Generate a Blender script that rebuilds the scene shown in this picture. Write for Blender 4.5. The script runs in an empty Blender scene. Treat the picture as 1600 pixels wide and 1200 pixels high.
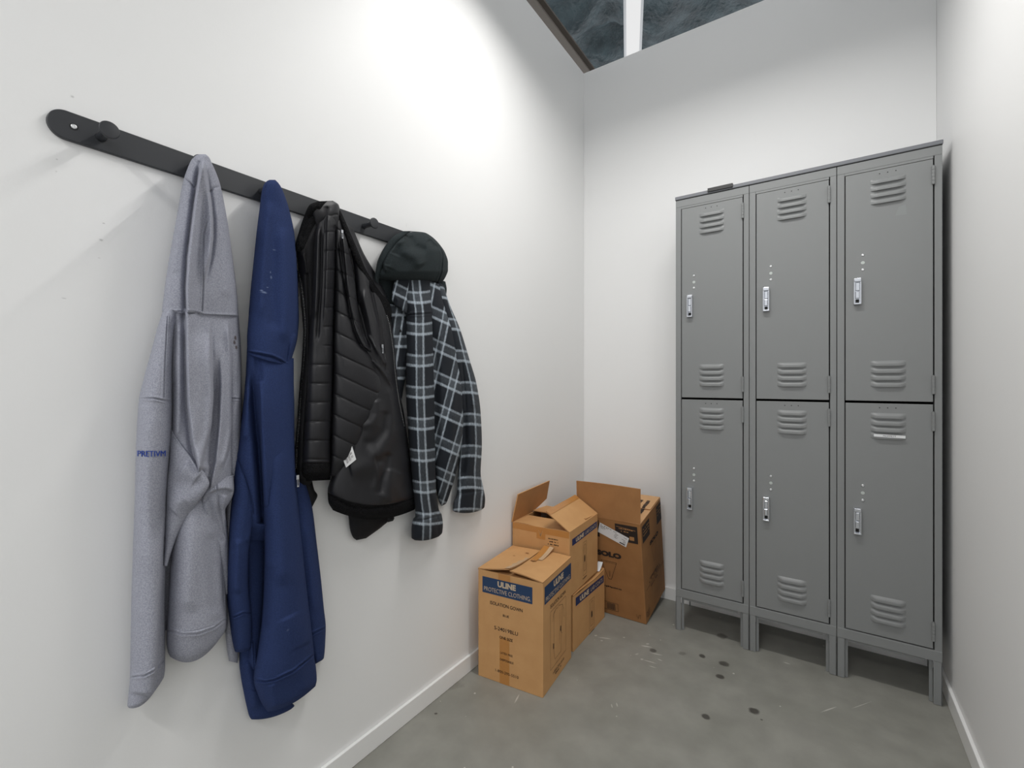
import bpy, bmesh, math, random
import numpy as np
from mathutils import Vector, Matrix
random.seed(7)
S = bpy.context.scene
COL = S.collection
# ------------------------------------------------------------------ camera, world, lights, exposure
F_PX, YAW, CX, CY, CAM_H = 719.53, 0.5870, 809.8, 596.39, 1.1371
XL, XR, YB, ZT = -1.168, 0.371, 2.4446, 2.932          # left wall, right wall, back wall, top of the walls
cam_d = bpy.data.cameras.new('camera'); cam = bpy.data.objects.new('camera', cam_d); COL.objects.link(cam)
cam.location = (0, 0, CAM_H); cam.rotation_euler = (math.pi/2, 0, YAW)
cam_d.sensor_width = 36; cam_d.lens = 36*F_PX/1600
cam_d.shift_x = -(CX-800)/1600; cam_d.shift_y = (CY-600)/1600
cam_d.clip_start = 0.02
S.camera = cam
S.view_settings.view_transform = 'Standard'; S.view_settings.look = 'None'
S.view_settings.exposure = 0.04; S.view_settings.gamma = 1.0; S.view_settings.use_curve_mapping = False
W = bpy.data.worlds.new('world'); S.world = W; W.use_nodes = True
W.node_tree.nodes['Background'].inputs[0].default_value = (0.95, 0.97, 1.0, 1)
W.node_tree.nodes['Background'].inputs[1].default_value = 0.90
def area(name, loc, size, power, rot=(0, 0, 0), color=(1, 1, 1)):
    l = bpy.data.lights.new(name, 'AREA'); l.shape = 'RECTANGLE'; l.size = size[0]; l.size_y = size[1]
    l.energy = power; l.color = color
    o = bpy.data.objects.new(name, l); COL.objects.link(o); o.location = loc; o.rotation_euler = rot
    return o
LAMPS = [(-0.36, 1.36, 2.77, 15.3), (-0.40, -1.30, 2.77, 23.0)]  # second entry is an added fill light behind the camera
for i, (x, y, z, p) in enumerate(LAMPS):
    area('lamp_and_fill_light', (x, y, z), (0.9, 0.03), p, color=(1.0, 0.985, 0.96)).data.spread = math.radians(164)

# ------------------------------------------------------------------ helpers
C_, S_ = math.cos(YAW), math.sin(YAW)
def ray(px, py):
    a = (np.asarray(px, float)-CX)/F_PX; b = -(np.asarray(py, float)-CY)/F_PX
    return np.stack([C_*a-S_, S_*a+C_, b], -1)
def on_wall(px, py, d):           # the point of the place seen at a pixel, d metres off the left wall
    r = ray(px, py); t = (XL+np.asarray(d))/r[..., 0]
    p = r*t[..., None]; p[..., 2] += CAM_H
    return p
def on_floor(px, py, z=0.0):
    r = ray(px, py); t = (z-CAM_H)/r[..., 2]
    p = r*t[..., None]; p[..., 2] += CAM_H
    return p

def tag(o, label=None, cat=None, group=None, kind=None):
    if label: o['label'] = label
    if cat: o['category'] = cat
    if group: o['group'] = group
    if kind: o['kind'] = kind
    return o
def empty(name, loc, label, cat, group=None, rz=0):
    o = bpy.data.objects.new(name, None); COL.objects.link(o); o.location = loc; o.rotation_euler = (0, 0, rz)
    o.empty_display_size = 0.05
    return tag(o, label, cat, group)
def link(name, me, mats, parent=None, smooth=False, local=True):
    if not isinstance(mats, (list, tuple)): mats = [mats]
    for m in mats: me.materials.append(m)
    if smooth: me.polygons.foreach_set('use_smooth', [True]*len(me.polygons))
    o = bpy.data.objects.new(name, me); COL.objects.link(o)
    if parent is not None:
        o.parent = parent
        if not local:              # mesh written in world coordinates: shift it into the parent's space
            o.matrix_parent_inverse = world_of(parent).inverted()
    return o
def world_of(o):
    m = Matrix.LocRotScale(o.location, o.rotation_euler, o.scale)
    if o.parent: m = world_of(o.parent) @ o.matrix_parent_inverse @ m
    return m
class MB:
    """collects shapes for ONE mesh"""
    def __init__(s): s.v = []; s.f = []; s.m = []
    def add(s, vs, fs, mi=0):
        n = len(s.v); s.v += [tuple(map(float, v)) for v in vs]
        s.f += [tuple(n+i for i in f) for f in fs]; s.m += [mi]*len(fs)
    def box(s, a, b, mi=0):
        x0, y0, z0 = a; x1, y1, z1 = b
        s.add([(x0,y0,z0),(x1,y0,z0),(x1,y1,z0),(x0,y1,z0),(x0,y0,z1),(x1,y0,z1),(x1,y1,z1),(x0,y1,z1)],
              [(0,3,2,1),(4,5,6,7),(0,1,5,4),(1,2,6,5),(2,3,7,6),(3,0,4,7)], mi)
    def bbox(s, a, b, r=.001, mi=0):        # box with bevelled edges
        bm = bmesh.new(); bmesh.ops.create_cube(bm, size=1)
        for v in bm.verts:
            v.co = Vector([(a[i]+b[i])/2 + v.co[i]*(b[i]-a[i]) for i in range(3)])
        bmesh.ops.bevel(bm, geom=bm.edges[:], offset=r, segments=2, affect='EDGES', profile=.5)
        bm.verts.index_update()
        s.add([v.co for v in bm.verts], [[v.index for v in f.verts] for f in bm.faces], mi); bm.free()
    def cyl(s, p, q, r0, r1=None, n=20, mi=0):
        r1 = r0 if r1 is None else r1
        p = Vector(p); q = Vector(q); d = (q-p).normalized()
        a = d.orthogonal().normalized(); b = d.cross(a)
        vs = []
        for c, r in ((p, r0), (q, r1)):
            for k in range(n):
                t = 2*math.pi*k/n; vs.append(c+a*(r*math.cos(t))+b*(r*math.sin(t)))
        fs = [(k, (k+1) % n, n+(k+1) % n, n+k) for k in range(n)]
        fs += [tuple(range(n-1, -1, -1)), tuple(range(n, 2*n))]
        s.add(vs, fs, mi)
    def lathe(s, p, d, prof, n=24, mi=0):    # prof: (distance along d, radius)
        p = Vector(p); d = Vector(d).normalized(); a = d.orthogonal().normalized(); b = d.cross(a)
        vs = []
        for h, r in prof:
            for k in range(n):
                t = 2*math.pi*k/n; vs.append(p+d*h+a*(r*math.cos(t))+b*(r*math.sin(t)))
        fs = []
        for j in range(len(prof)-1):
            for k in range(n): fs.append((j*n+k, j*n+(k+1) % n, (j+1)*n+(k+1) % n, (j+1)*n+k))
        fs += [tuple(range(n-1, -1, -1)), tuple((len(prof)-1)*n+k for k in range(n))]
        s.add(vs, fs, mi)
    def build(s, name, mats, parent=None, smooth=False, local=True):
        me = bpy.data.meshes.new(name); me.from_pydata(s.v, [], s.f)
        me.polygons.foreach_set('material_index', s.m); me.update()
        return link(name, me, mats, parent, smooth, local)

# ------------------------------------------------------------------ materials
def mat(name, color, rough=.6, metal=0.0, noise=None, bump=None, sheen=0, spec=None):
    """noise=(scale, amount 0..1, second colour), bump=(scale, strength, distance)"""
    m = bpy.data.materials.new(name); m.use_nodes = True; nt = m.node_tree; N = nt.nodes; Lk = nt.links
    p = N['Principled BSDF']; c = tuple(color)+(1,)
    p.inputs['Base Color'].default_value = c; p.inputs['Roughness'].default_value = rough
    p.inputs['Metallic'].default_value = metal
    if sheen: p.inputs['Sheen Weight'].default_value = sheen; p.inputs['Sheen Roughness'].default_value = .6
    if spec is not None: p.inputs['Specular IOR Level'].default_value = spec
    tc = N.new('ShaderNodeTexCoord')
    if noise:
        nz = N.new('ShaderNodeTexNoise'); nz.inputs['Scale'].default_value = noise[0]; nz.inputs['Detail'].default_value = 4
        Lk.new(tc.outputs['Object'], nz.inputs['Vector'])
        mr = N.new('ShaderNodeMapRange'); mr.inputs['From Min'].default_value = .35; mr.inputs['From Max'].default_value = .65
        mr.inputs['To Max'].default_value = noise[1]
        Lk.new(nz.outputs['Fac'], mr.inputs['Value'])
        mx = N.new('ShaderNodeMix'); mx.data_type = 'RGBA'; mx.inputs['A'].default_value = c
        mx.inputs['B'].default_value = tuple(noise[2])+(1,)
        Lk.new(mr.outputs[0], mx.inputs['Factor']); Lk.new(mx.outputs['Result'], p.inputs['Base Color'])
    if bump:
        nb = N.new('ShaderNodeTexNoise'); nb.inputs['Scale'].default_value = bump[0]; nb.inputs['Detail'].default_value = 3
        Lk.new(tc.outputs['Object'], nb.inputs['Vector'])
        b = N.new('ShaderNodeBump'); b.inputs['Strength'].default_value = bump[1]; b.inputs['Distance'].default_value = bump[2]
        Lk.new(nb.outputs['Fac'], b.inputs['Height']); Lk.new(b.outputs[0], p.inputs['Normal'])
    return m
def srgb(r, g, b):
    return tuple(((c/255)/12.92 if c/255 <= .04045 else ((c/255+.055)/1.055)**2.4) for c in (r, g, b))
def spots(m, items, wob=.25, wscale=60):
    """stains with a shape of their own: items = (x,y,z, rx,ry,rz, angle_z, colour, amount, softness)"""
    nt = m.node_tree; N = nt.nodes; Lk = nt.links; p = N['Principled BSDF']
    tc = N.new('ShaderNodeTexCoord')
    wn = N.new('ShaderNodeTexNoise'); wn.inputs['Scale'].default_value = wscale; Lk.new(tc.outputs['Object'], wn.inputs['Vector'])
    src = p.inputs['Base Color'].links[0].from_socket if p.inputs['Base Color'].links else None
    for (x, y, z, rx, ry, rz, an, colr, amt, soft) in items:
        mp = N.new('ShaderNodeMapping'); mp.vector_type = 'TEXTURE'
        mp.inputs['Location'].default_value = (x, y, z); mp.inputs['Rotation'].default_value = an if isinstance(an, tuple) else (0, 0, an)
        mp.inputs['Scale'].default_value = (rx, ry, rz); Lk.new(tc.outputs['Object'], mp.inputs['Vector'])
        ln = N.new('ShaderNodeVectorMath'); ln.operation = 'LENGTH'; Lk.new(mp.outputs[0], ln.inputs[0])
        ad = N.new('ShaderNodeMath'); ad.operation = 'MULTIPLY_ADD'; ad.inputs[1].default_value = wob*2
        Lk.new(wn.outputs['Fac'], ad.inputs[0]); Lk.new(ln.outputs['Value'], ad.inputs[2])
        mr = N.new('ShaderNodeMapRange'); mr.inputs['From Min'].default_value = 1+wob-soft; mr.inputs['From Max'].default_value = 1+wob
        mr.inputs['To Min'].default_value = amt; mr.inputs['To Max'].default_value = 0
        Lk.new(ad.outputs[0], mr.inputs['Value'])
        mx = N.new('ShaderNodeMix'); mx.data_type = 'RGBA'
        if src: Lk.new(src, mx.inputs['A'])
        else: mx.inputs['A'].default_value = p.inputs['Base Color'].default_value
        mx.inputs['B'].default_value = tuple(colr)+(1,)
        Lk.new(mr.outputs[0], mx.inputs['Factor']); src = mx.outputs['Result']
    Lk.new(src, p.inputs['Base Color'])

M = {}
M['wall'] = mat('white_wall_paint', (.885, .885, .88), .55, bump=(220, .06, .002), noise=(1.3, .5, (.87, .87, .865)))
M['base'] = mat('baseboard_paint', (.88, .88, .87), .4)
M['floor'] = mat('concrete', srgb(148, 147, 140), .42, noise=(5, .6, srgb(130, 130, 122)), bump=(60, .12, .003))
M['locker'] = mat('locker_grey_enamel', srgb(133, 135, 135), .42, bump=(500, .03, .0005))
M['cap'] = mat('locker_cap_enamel', srgb(118, 120, 125), .42)
M['dark'] = mat('dark_gap', (.012, .012, .012), .8)
M['chrome'] = mat('chrome', (.62, .64, .68), .2, 1.0)
M['zinc'] = mat('zinc', (.72, .73, .74), .35, .9)
M['plug'] = mat('lock_plug', srgb(190, 196, 192), .5, .2)
M['rack'] = mat('charcoal_powder_coat', srgb(47, 49, 53), .45, bump=(700, .05, .0004))
M['grey_fab'] = mat('heather_grey_fleece', srgb(168, 170, 182), .95, noise=(420, .75, srgb(132, 134, 146)), bump=(420, .35, .0015))
M['blue_fab'] = mat('navy_blue_fleece', srgb(49, 63, 104), .95, noise=(380, .6, srgb(38, 50, 84)), bump=(420, .3, .0015), spec=.15)
M['blk_nylon'] = mat('black_nylon', srgb(30, 30, 34), .5, spec=.45, bump=(180, .15, .0015))
M['blk_shell'] = mat('black_shell', srgb(21, 21, 24), .7, spec=.3, bump=(120, .3, .003))
M['blk_fuzz'] = mat('black_pile', srgb(20, 20, 21), 1.0, noise=(300, .8, srgb(36, 36, 38)), bump=(260, 1.0, .006), spec=.1)
M['hood_blk'] = mat('charcoal_hood_fleece', srgb(46, 53, 55), .95, noise=(300, .5, srgb(30, 34, 36)), bump=(380, .35, .0015), spec=.2)
M['thread'] = mat('blue_embroidery_thread', srgb(28, 62, 150), .7)
M['tag'] = mat('white_care_label', (.72, .72, .72), .7)
M['ink'] = mat('black_ink', srgb(40, 30, 26), .7)
M['navy_ink'] = mat('navy_ink', srgb(30, 45, 92), .6)
M['teal_ink'] = mat('blue_ink_panel', srgb(28, 58, 96), .6)
M['tanprint'] = mat('pale_print', srgb(205, 184, 156), .7)
M['card'] = mat('corrugated_card', srgb(208, 159, 105), .75, noise=(14, .5, srgb(196, 146, 93)), bump=(90, .12, .002))
M['card_in'] = mat('card_inner', srgb(178, 130, 82), .8, noise=(18, .5, srgb(165, 118, 74)))
M['card_brown'] = mat('brown_card', srgb(163, 116, 70), .75, noise=(12, .6, srgb(146, 101, 59)), bump=(80, .12, .002))
M['card_top'] = mat('pale_card_outer', srgb(208, 164, 118), .75, noise=(12, .4, srgb(196, 150, 104)))
M['tape'] = mat('brown_packing_tape', srgb(190, 132, 70), .28, bump=(120, .3, .002))
M['tape_clear'] = mat('clear_packing_tape', srgb(205, 175, 140), .2, bump=(160, .5, .003))
M['paper'] = mat('white_paper', (.78, .79, .8), .6)
M['steel'] = mat('joist_steel', srgb(122, 114, 106), .6)
M['insul'] = mat('insulation_facing', srgb(92, 108, 114), .38, noise=(7, .8, srgb(58, 68, 73)), bump=(22, .8, .03))

def plaid(name):
    m = mat(name, srgb(30, 34, 42), .95, bump=(500, .3, .001)); nt = m.node_tree; N = nt.nodes; Lk = nt.links
    p = N['Principled BSDF']; uv = N.new('ShaderNodeUVMap'); sp = N.new('ShaderNodeSeparateXYZ'); Lk.new(uv.outputs[0], sp.inputs[0])
    nz = N.new('ShaderNodeTexNoise'); nz.inputs['Scale'].default_value = 90; Lk.new(uv.outputs[0], nz.inputs['Vector'])
    outs = []
    for ax, P in (('X', .098), ('Y', .103)):
        wob = N.new('ShaderNodeMath'); wob.operation = 'MULTIPLY_ADD'; wob.inputs[1].default_value = .003
        Lk.new(nz.outputs['Fac'], wob.inputs[0]); Lk.new(sp.outputs[ax], wob.inputs[2])
        dv = N.new('ShaderNodeMath'); dv.operation = 'DIVIDE'; dv.inputs[1].default_value = P; Lk.new(wob.outputs[0], dv.inputs[0])
        fr = N.new('ShaderNodeMath'); fr.operation = 'FRACT'; Lk.new(dv.outputs[0], fr.inputs[0])
        cr = N.new('ShaderNodeValToRGB'); e = cr.color_ramp.elements
        e[0].position = 0; e[0].color = (0, 0, 0, 1); e[1].position = 1; e[1].color = (0, 0, 0, 1)
        for pos, val in ((.275, .0), (.31, .75), (.345, .75), (.38, .10), (.59, .08), (.625, .95), (.665, .9), (.71, 0)):
            k = e.new(pos); k.color = (val, val, val, 1)
        Lk.new(fr.outputs[0], cr.inputs[0]); outs.append(cr.outputs[0])
    ad = N.new('ShaderNodeMix'); ad.data_type = 'RGBA'; ad.blend_type = 'ADD'; ad.inputs['Factor'].default_value = 1
    Lk.new(outs[0], ad.inputs['A']); Lk.new(outs[1], ad.inputs['B'])
    fz = N.new('ShaderNodeMath'); fz.operation = 'MULTIPLY_ADD'; fz.inputs[1].default_value = 1.9; fz.inputs[2].default_value = -.2
    n2 = N.new('ShaderNodeTexNoise'); n2.inputs['Scale'].default_value = 420; n2.inputs['Detail'].default_value = 3
    st = N.new('ShaderNodeMapping'); st.inputs['Scale'].default_value = (1, .22, 1); Lk.new(uv.outputs[0], st.inputs['Vector'])
    Lk.new(st.outputs[0], n2.inputs['Vector']); Lk.new(n2.outputs['Fac'], fz.inputs[0])
    ml = N.new('ShaderNodeMath'); ml.operation = 'MULTIPLY'; Lk.new(ad.outputs['Result'], ml.inputs[0]); Lk.new(fz.outputs[0], ml.inputs[1])
    mx = N.new('ShaderNodeMix'); mx.data_type = 'RGBA'; mx.inputs['A'].default_value = srgb(23, 28, 36)+(1,)
    mx.inputs['B'].default_value = srgb(176, 187, 197)+(1,)
    Lk.new(ml.outputs[0], mx.inputs['Factor']); Lk.new(mx.outputs['Result'], p.inputs['Base Color'])
    return m
M['plaid'] = plaid('plaid_flannel')

# ------------------------------------------------------------------ text
def text_mesh(s, bold=0.0):
    cu = bpy.data.curves.new('text', 'FONT'); cu.body = s; cu.size = 1; cu.offset = bold; cu.resolution_u = 3
    o = bpy.data.objects.new('text', cu); COL.objects.link(o)
    dg = bpy.context.evaluated_depsgraph_get(); dg.update()
    me = bpy.data.meshes.new_from_object(o.evaluated_get(dg))
    v = np.array([tuple(x.co[:2]) for x in me.vertices]); f = [tuple(p.vertices) for p in me.polygons]
    bpy.data.objects.remove(o); bpy.data.curves.remove(cu); bpy.data.meshes.remove(me)
    mn = v.min(0); mxx = v.max(0); v = (v-mn)/(mxx-mn)
    return v, f
def place_text(mb, s, fn, x0, x1, y0, y1, mi=0, bold=0.0):
    """letters fitted into the rectangle x0..x1, y0(bottom)..y1(top) of a face; fn(x,y) gives the 3-D point"""
    v, f = text_mesh(s, bold)
    mb.add([fn(x0+(x1-x0)*a, y0+(y1-y0)*b) for a, b in v], f, mi)
def quad(mb, fn, x0, x1, y0, y1, mi=0):
    mb.add([fn(x0, y0), fn(x1, y0), fn(x1, y1), fn(x0, y1)], [(0, 1, 2, 3)], mi)
def line(mb, fn, pts, w, mi=0):
    for (ax, ay), (bx, by) in zip(pts[:-1], pts[1:]):
        L = math.hypot(bx-ax, by-ay) or 1e-6; nx, ny = -(by-ay)/L*w/2, (bx-ax)/L*w/2
        mb.add([fn(ax-nx, ay-ny), fn(bx-nx, by-ny), fn(bx+nx, by+ny), fn(ax+nx, ay+ny)], [(0, 1, 2, 3)], mi)

# ------------------------------------------------------------------ the room
def room():
    t = .12
    m = MB(); m.box((-4.5, -4, -.1), (3, 6, 0)); tag(m.build('floor', M['floor']), kind='structure')
    m = MB(); m.box((XL-t, -1.0, 0), (XL, YB+t, ZT)); tag(m.build('wall_left', M['wall']), kind='structure')
    m = MB(); m.box((XL+.0005, YB, 0), (XR-.0005, YB+t, ZT)); tag(m.build('wall_back', M['wall']), kind='structure')
    m = MB(); m.box((XR, -1.0, 0), (XR+t, YB+t, ZT)); tag(m.build('wall_right', M['wall']), kind='structure')
    hb, tb = .064, .011
    def board(name, a, b):
        m = MB(); m.bbox(a, b, .002); tag(m.build(name, M['base']), kind='structure')
    board('baseboard_left', (XL+.0003, -.99, .0005), (XL+tb, YB-.0005, hb))
    board('baseboard_back', (XL+tb, YB-tb, .0005), (XR-tb, YB-.0003, hb))
    board('baseboard_right', (XR-tb, -.99, .0005), (XR-.0003, YB-.0005, hb))
    # metal track on top of the back wall, outer side
    m = MB(); m.box((XL-t, YB+t-.03, ZT), (XR+t, YB+t, ZT+.035)); tag(m.build('trim_1', M['steel']), kind='structure')
    # insulated roof deck high above the open room
    nx, ny = 150, 120; xs = np.linspace(-4.5, 3, nx); ys = np.linspace(-1.0, 6, ny)
    X, Y = np.meshgrid(xs, ys); rng = np.random.RandomState(3)
    Z = 3.85+0*X
    for k in range(26):
        a = rng.uniform(0, math.pi); fq = rng.uniform(3, 14); ph = rng.uniform(0, 6.28)
        Z += .16/fq*np.abs(np.sin(fq*(X*math.cos(a)+Y*math.sin(a))+ph))
    Z -= .10*np.abs(np.sin(math.pi*X/.75))**.5
    v = np.stack([X, Y, Z], -1).reshape(-1, 3); f = []
    for j in range(ny-1):
        for i in range(nx-1): a = j*nx+i; f.append((a, a+nx, a+nx+1, a+1))
    me = bpy.data.meshes.new('ceiling'); me.from_pydata(v.tolist(), [], f)
    tag(link('ceiling', me, M['insul'], smooth=True), kind='structure')
room()

def roof_bits():
    # a purlin and a glowing light panel seen over the walls
    m = MB(); x = -1.53
    m.box((x-.05, .5, 3.50), (x+.04, 5.6, 3.512)); m.box((x-.05, .5, 3.512), (x-.044, 5.6, 3.60)); m.box((x-.05, .5, 3.60), (x+.02, 5.6, 3.612))
    o = m.build('roof_purlin', M['steel']); tag(o, 'rusty grey steel purlin under the dark roof insulation above the corner', 'beam')
    em = bpy.data.materials.new('light_panel_glow'); em.use_nodes = True; p = em.node_tree.nodes['Principled BSDF']
    p.inputs['Emission Color'].default_value = (1, 1, 1, 1); p.inputs['Emission Strength'].default_value = .72
    p.inputs['Base Color'].default_value = (.1, .1, .1, 1)
    # seen at pixel (990, 72): place it on that line of sight at 3.45 m height
    c = on_floor(989, 60, 3.45)
    e = empty('ceiling_light', (c[0], c[1], 3.45), 'white glowing roof light panel seen above the back wall', 'ceiling light', rz=math.radians(20.3))
    m = MB(); m.box((-.044, -.62, 0), (.044, .33, .01)); m.build('diffuser', em, e)
    m = MB(); m.box((-.060, -.64, .01), (.060, .35, .05)); m.box((-.060, -.64, -.004), (-.046, .35, .01)); m.box((.046, -.64, -.004), (.060, .35, .01))
    m.box((-.046, .332, -.004), (.046, .35, .01)); m.build('frame', M['zinc'], e)
    # linear pendant above the hooks, and an unseen fill fitting added behind the camera
    for i, (x, y, z, pw) in enumerate(LAMPS):
        e = empty('pendant_and_fill_light', (x, y, z), ['long pendant light hanging over the coat hooks', 'added unseen fill light in a long pendant housing behind the camera'][i], 'pendant light')
        m = MB(); m.bbox((-.62, -.045, .006), (.62, .045, .075), .004); m.build('housing', M['zinc'], e)
        for sx in (-.5, .5):
            m = MB(); m.cyl((sx, 0, .075), (sx, 0, 1.0), .0015, n=8); m.build('cable', M['steel'], e)
roof_bits()

# ------------------------------------------------------------------ lockers
def lockers():
    Yf = 2.1625; X0 = -.5704; UW = .3048; D = .2785
    L = empty('metal_locker', (X0, Yf, 0), 'grey metal locker unit with six doors on legs against the back wall', 'locker')
    body = MB(); gaps = MB()
    for k in range(3):
        x = k*UW; g = .0009
        xa, xb = x+g, x+UW-g
        m = MB(); pw = .0235
        # door frame: posts, header, base rail
        m.bbox((xa, 0, .155), (xa+pw, .03, 1.934), .0015); m.bbox((xb-.0205, 0, .155), (xb, .03, 1.934), .0015)
        m.bbox((xa, 0, 1.934), (xb, .03, 1.968), .0012); m.bbox((xa+pw, .001, 1.925), (xb-pw, .03, 1.936), .001)
        m.bbox((xa, -.0015, .153), (xb, .03, .1905), .0015)
        m.box((xa+pw, .012, 1.056), (xb-pw, .03, 1.067))
        # side sheets, back, bottom, top
        m.box((xa, .028, .17), (xa+.0015, D, 1.966)); m.box((xb-.0015, .028, .17), (xb, D, 1.966))
        m.box((xa+.0015, D-.0015, .17), (xb-.0015, D, 1.966))
        m.box((xa+.0015, .03, .172), (xb-.0015, D-.0015, .1745)); m.box((xa+.0015, .03, 1.963), (xb-.0015, D-.0015, 1.966))
        m.box((xa+pw+.012, .008, .141), (xb-pw-.022, .010, .155))
        m.build('frame', M['locker'], L)
        m = MB(); m.box((xa+pw-.002, .012, .189), (xb-.019, .016, 1.927)); m.build('gap_shade_sheet', M['dark'], L)  # dark sheet standing in for the shade inside the door gaps
        # legs: angle sections
        for sx, dx in ((xa, 1), (xb, -1)):
            for yy, fl in ((0, 1), (D-.0235, -1)):
                m = MB(); a, b = sorted((sx, sx+dx*pw))
                y0 = yy if fl == 1 else yy+.0215
                m.bbox((a, y0, .0015), (b, y0+.002, .156), .0006)
                a2, b2 = sorted((sx, sx+dx*.002)); m.box((a2, yy, .0015), (b2, yy+.0235, .156))
                if fl == 1:       # inner return flange
                    a3, b3 = sorted((sx+dx*(pw+.0005), sx+dx*(pw+.0105))); m.box((a3, .011, .0015), (b3, .013, .153))
                m.build('leg', M['locker'], L)
        for lo, hi, n in ((1.0655, 1.9235, 0), (.1945, 1.0565, 1)):
            door(L, x+.0275, x+.2795, lo, hi, k, n)
    m = MB(); m.bbox((-.0015, -.004, 1.9685), (3*UW+.0015, D, 1.984), .0025); m.build('top_panel', M['cap'], L)
    m = MB(); m.box((.001, -.0005, 1.9655), (3*UW-.001, .01, 1.9690)); m.build('shadow_joint', M['dark'], L)
    e = MB(); e.bbox((-.43, Yf-.0105, 1.9735), (-.328, Yf+.018, 1.9895), .0012); 
    e.v = [(x, y, z+(.0135 if False else 0)) for x, y, z in e.v]
    o = e.build('plastic_strip', mat('black_plastic_strip', srgb(52, 52, 52), .5)); o.location.z += .0
    tag(o, 'short dark strip lying on the front edge of the locker top', 'strip')

def door(L, x0, x1, z0, z1, col, row):
    D = empty('door', (0, 0, 0), None, None); D.parent = L
    sheet = MB(); yf = .0008; th = .010
    holes = []
    # flat leaf with folded edges
    sheet.bbox((x0, yf, z0), (x1, yf+th, z1), .0012)
    ctr = (x0+x1)/2 + .0015
    def louvre(zb):          # pressed hood, open underneath
        w = .051; hh = .0195; nx, nz = 22, 9; v = []; f = []
        for j in range(nz):
            t = j/(nz-1)
            for i in range(nx):
                s = i/(nx-1); ed = min(1, math.sin(math.pi*s)**.55*1.25) if 0 < s < 1 else 0
                ed = min(1.0, 4.5*min(s, 1-s)); ed = math.sin(ed*math.pi/2)
                prof = math.sin(min(1, (1-t)/.62)*math.pi/2)**1.1
                z = zb+hh*t-(1-ed)*(-.003)*(1-t)
                v.append((ctr-w+2*w*s, yf-.0002-.0088*ed*prof, z))
        for j in range(nz-1):
            for i in range(nx-1): a = j*nx+i; f.append((a, a+1, a+nx+1, a+nx))
        n0 = len(v)          # underside lip back to the door
        for i in range(nx): v.append(v[i])
        for i in range(nx): x, y, z = v[i]; v.append((x, yf+.001, z+.0022))
        for i in range(nx-1): f.append((n0+i, n0+nx+i, n0+nx+i+1, n0+i+1))
        sheet.add(v, f)
    if row == 0: tops = [1.871, 1.8455, 1.8205, 1.796]; bots = [1.195, 1.169, 1.1435, 1.118]
    else: tops = [1.002, .9765, .952, .927]; bots = [.3225, .297, .271, .2455]
    for zb in tops+bots: louvre(zb)
    d = sheet.build('door_panel', M['locker'], None)
    # the leaf itself is the door; drop the helper empty
    COL.objects.unlink(D); bpy.data.objects.remove(D)
    d.name = 'door'; d.data.name = 'door'; d.parent = L
    d.data.polygons.foreach_set('use_smooth', [len(p.vertices) == 4 and p.area < 2e-5 for p in d.data.polygons])
    zt = 1.908 if row == 0 else 1.0405
    for hx in (.105, .1285, .152):
        m = MB(); m.lathe((hx+col*.3048+.0255, yf-.0003, zt), (0, 1, 0), [(0, .0019), (.0015, .0018)], 12)
        m.build('screw_hole', M['dark'], d)
    # hinges
    for hz in ((1.897, 1.833), (1.158, 1.094)) if row == 0 else ((1.030, .964), (.289, .224)):
        m = MB(); hx = x1+.0005
        for i in range(5):
            a = hz[1]+(hz[0]-hz[1])*i/5; b = hz[1]+(hz[0]-hz[1])*(i+1)/5-.0008
            m.cyl((hx, -.003, a), (hx, -.003, b), .0050, n=14)
        m.cyl((hx, -.003, hz[1]-.001), (hx, -.003, hz[0]+.002), .0026, n=10)
        m.build('hinge', M['locker'], d, smooth=False)
    # rivets and lock plug
    xr = col*.3048+.0806; zs = (1.614, 1.585, 1.559) if row == 0 else (.746, .718, .691)
    for i in (0, 2):
        m = MB(); m.lathe((xr, yf+.001, zs[i]), (0, -1, 0), [(0, .0052), (.0014, .0050), (.003, .0038), (.0038, .0016), (.0032, .0012)], 18)
        m.build('rivet', M['zinc'], d, smooth=True)
    m = MB(); m.lathe((xr, yf+.001, zs[1]), (0, -1, 0), [(0, .0062), (.0018, .006), (.002, .0052)], 20); m.build('lock_plug', M['plug'], d)
    # chrome pull handle
    hx0 = col*.3048+.0525; hx1 = hx0+.0235; hz1 = 1.527 if row == 0 else .660; hz0 = hz1-.099
    m = MB(); dk = MB()
    m.bbox((hx0, -.0030, hz0), (hx1, .001, hz1), .0008)                       # escutcheon
    m.bbox((hx0, -.0135, hz0), (hx0+.0042, -.001, hz1-.004), .001)             # cup side walls
    m.bbox((hx1-.0042, -.0135, hz0), (hx1, -.001, hz1-.004), .001)
    m.bbox((hx0+.001, -.0140, hz0), (hx1-.001, -.001, hz0+.006), .001)         # cup bottom
    m.bbox((hx0+.001, -.0155, hz1-.014), (hx1-.0005, -.001, hz1), .0018)       # top block
    m.bbox((hx0+.0058, -.0105, hz0+.052), (hx1-.0052, -.004, hz1-.016), .0016) # finger lift
    m.bbox((hx0+.0052, -.0125, hz0+.023), (hx1-.0062, -.004, hz0+.0495), .0016)
    h = m.build('handle', M['chrome'], d)
    dk.bbox((hx0+.0058, -.0062, hz0+.0075), (hx1-.0066, -.003, hz0+.020), .001)
    dk.build('padlock_slot', M['dark'], h)
    if col == 2 and row == 1:
        m = MB(); A = (.1505-.039+2*.3048+.0, 0); xa = 2*.3048+.1130; xb = xa+.0905
        fn = lambda x, z: (x, -.0092, z+(.0012-(x-xa)*.02))
        quad(m, fn, xa, xb, .9325, .9425, 0)
        place_text(m, 'MOFFETT', lambda x, z: (x, -.0096, z+.0005), xa+.027, xa+.064, .9345, .9400, 1)
        m.build('name_label', [M['paper'], M['ink']], d)
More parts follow.
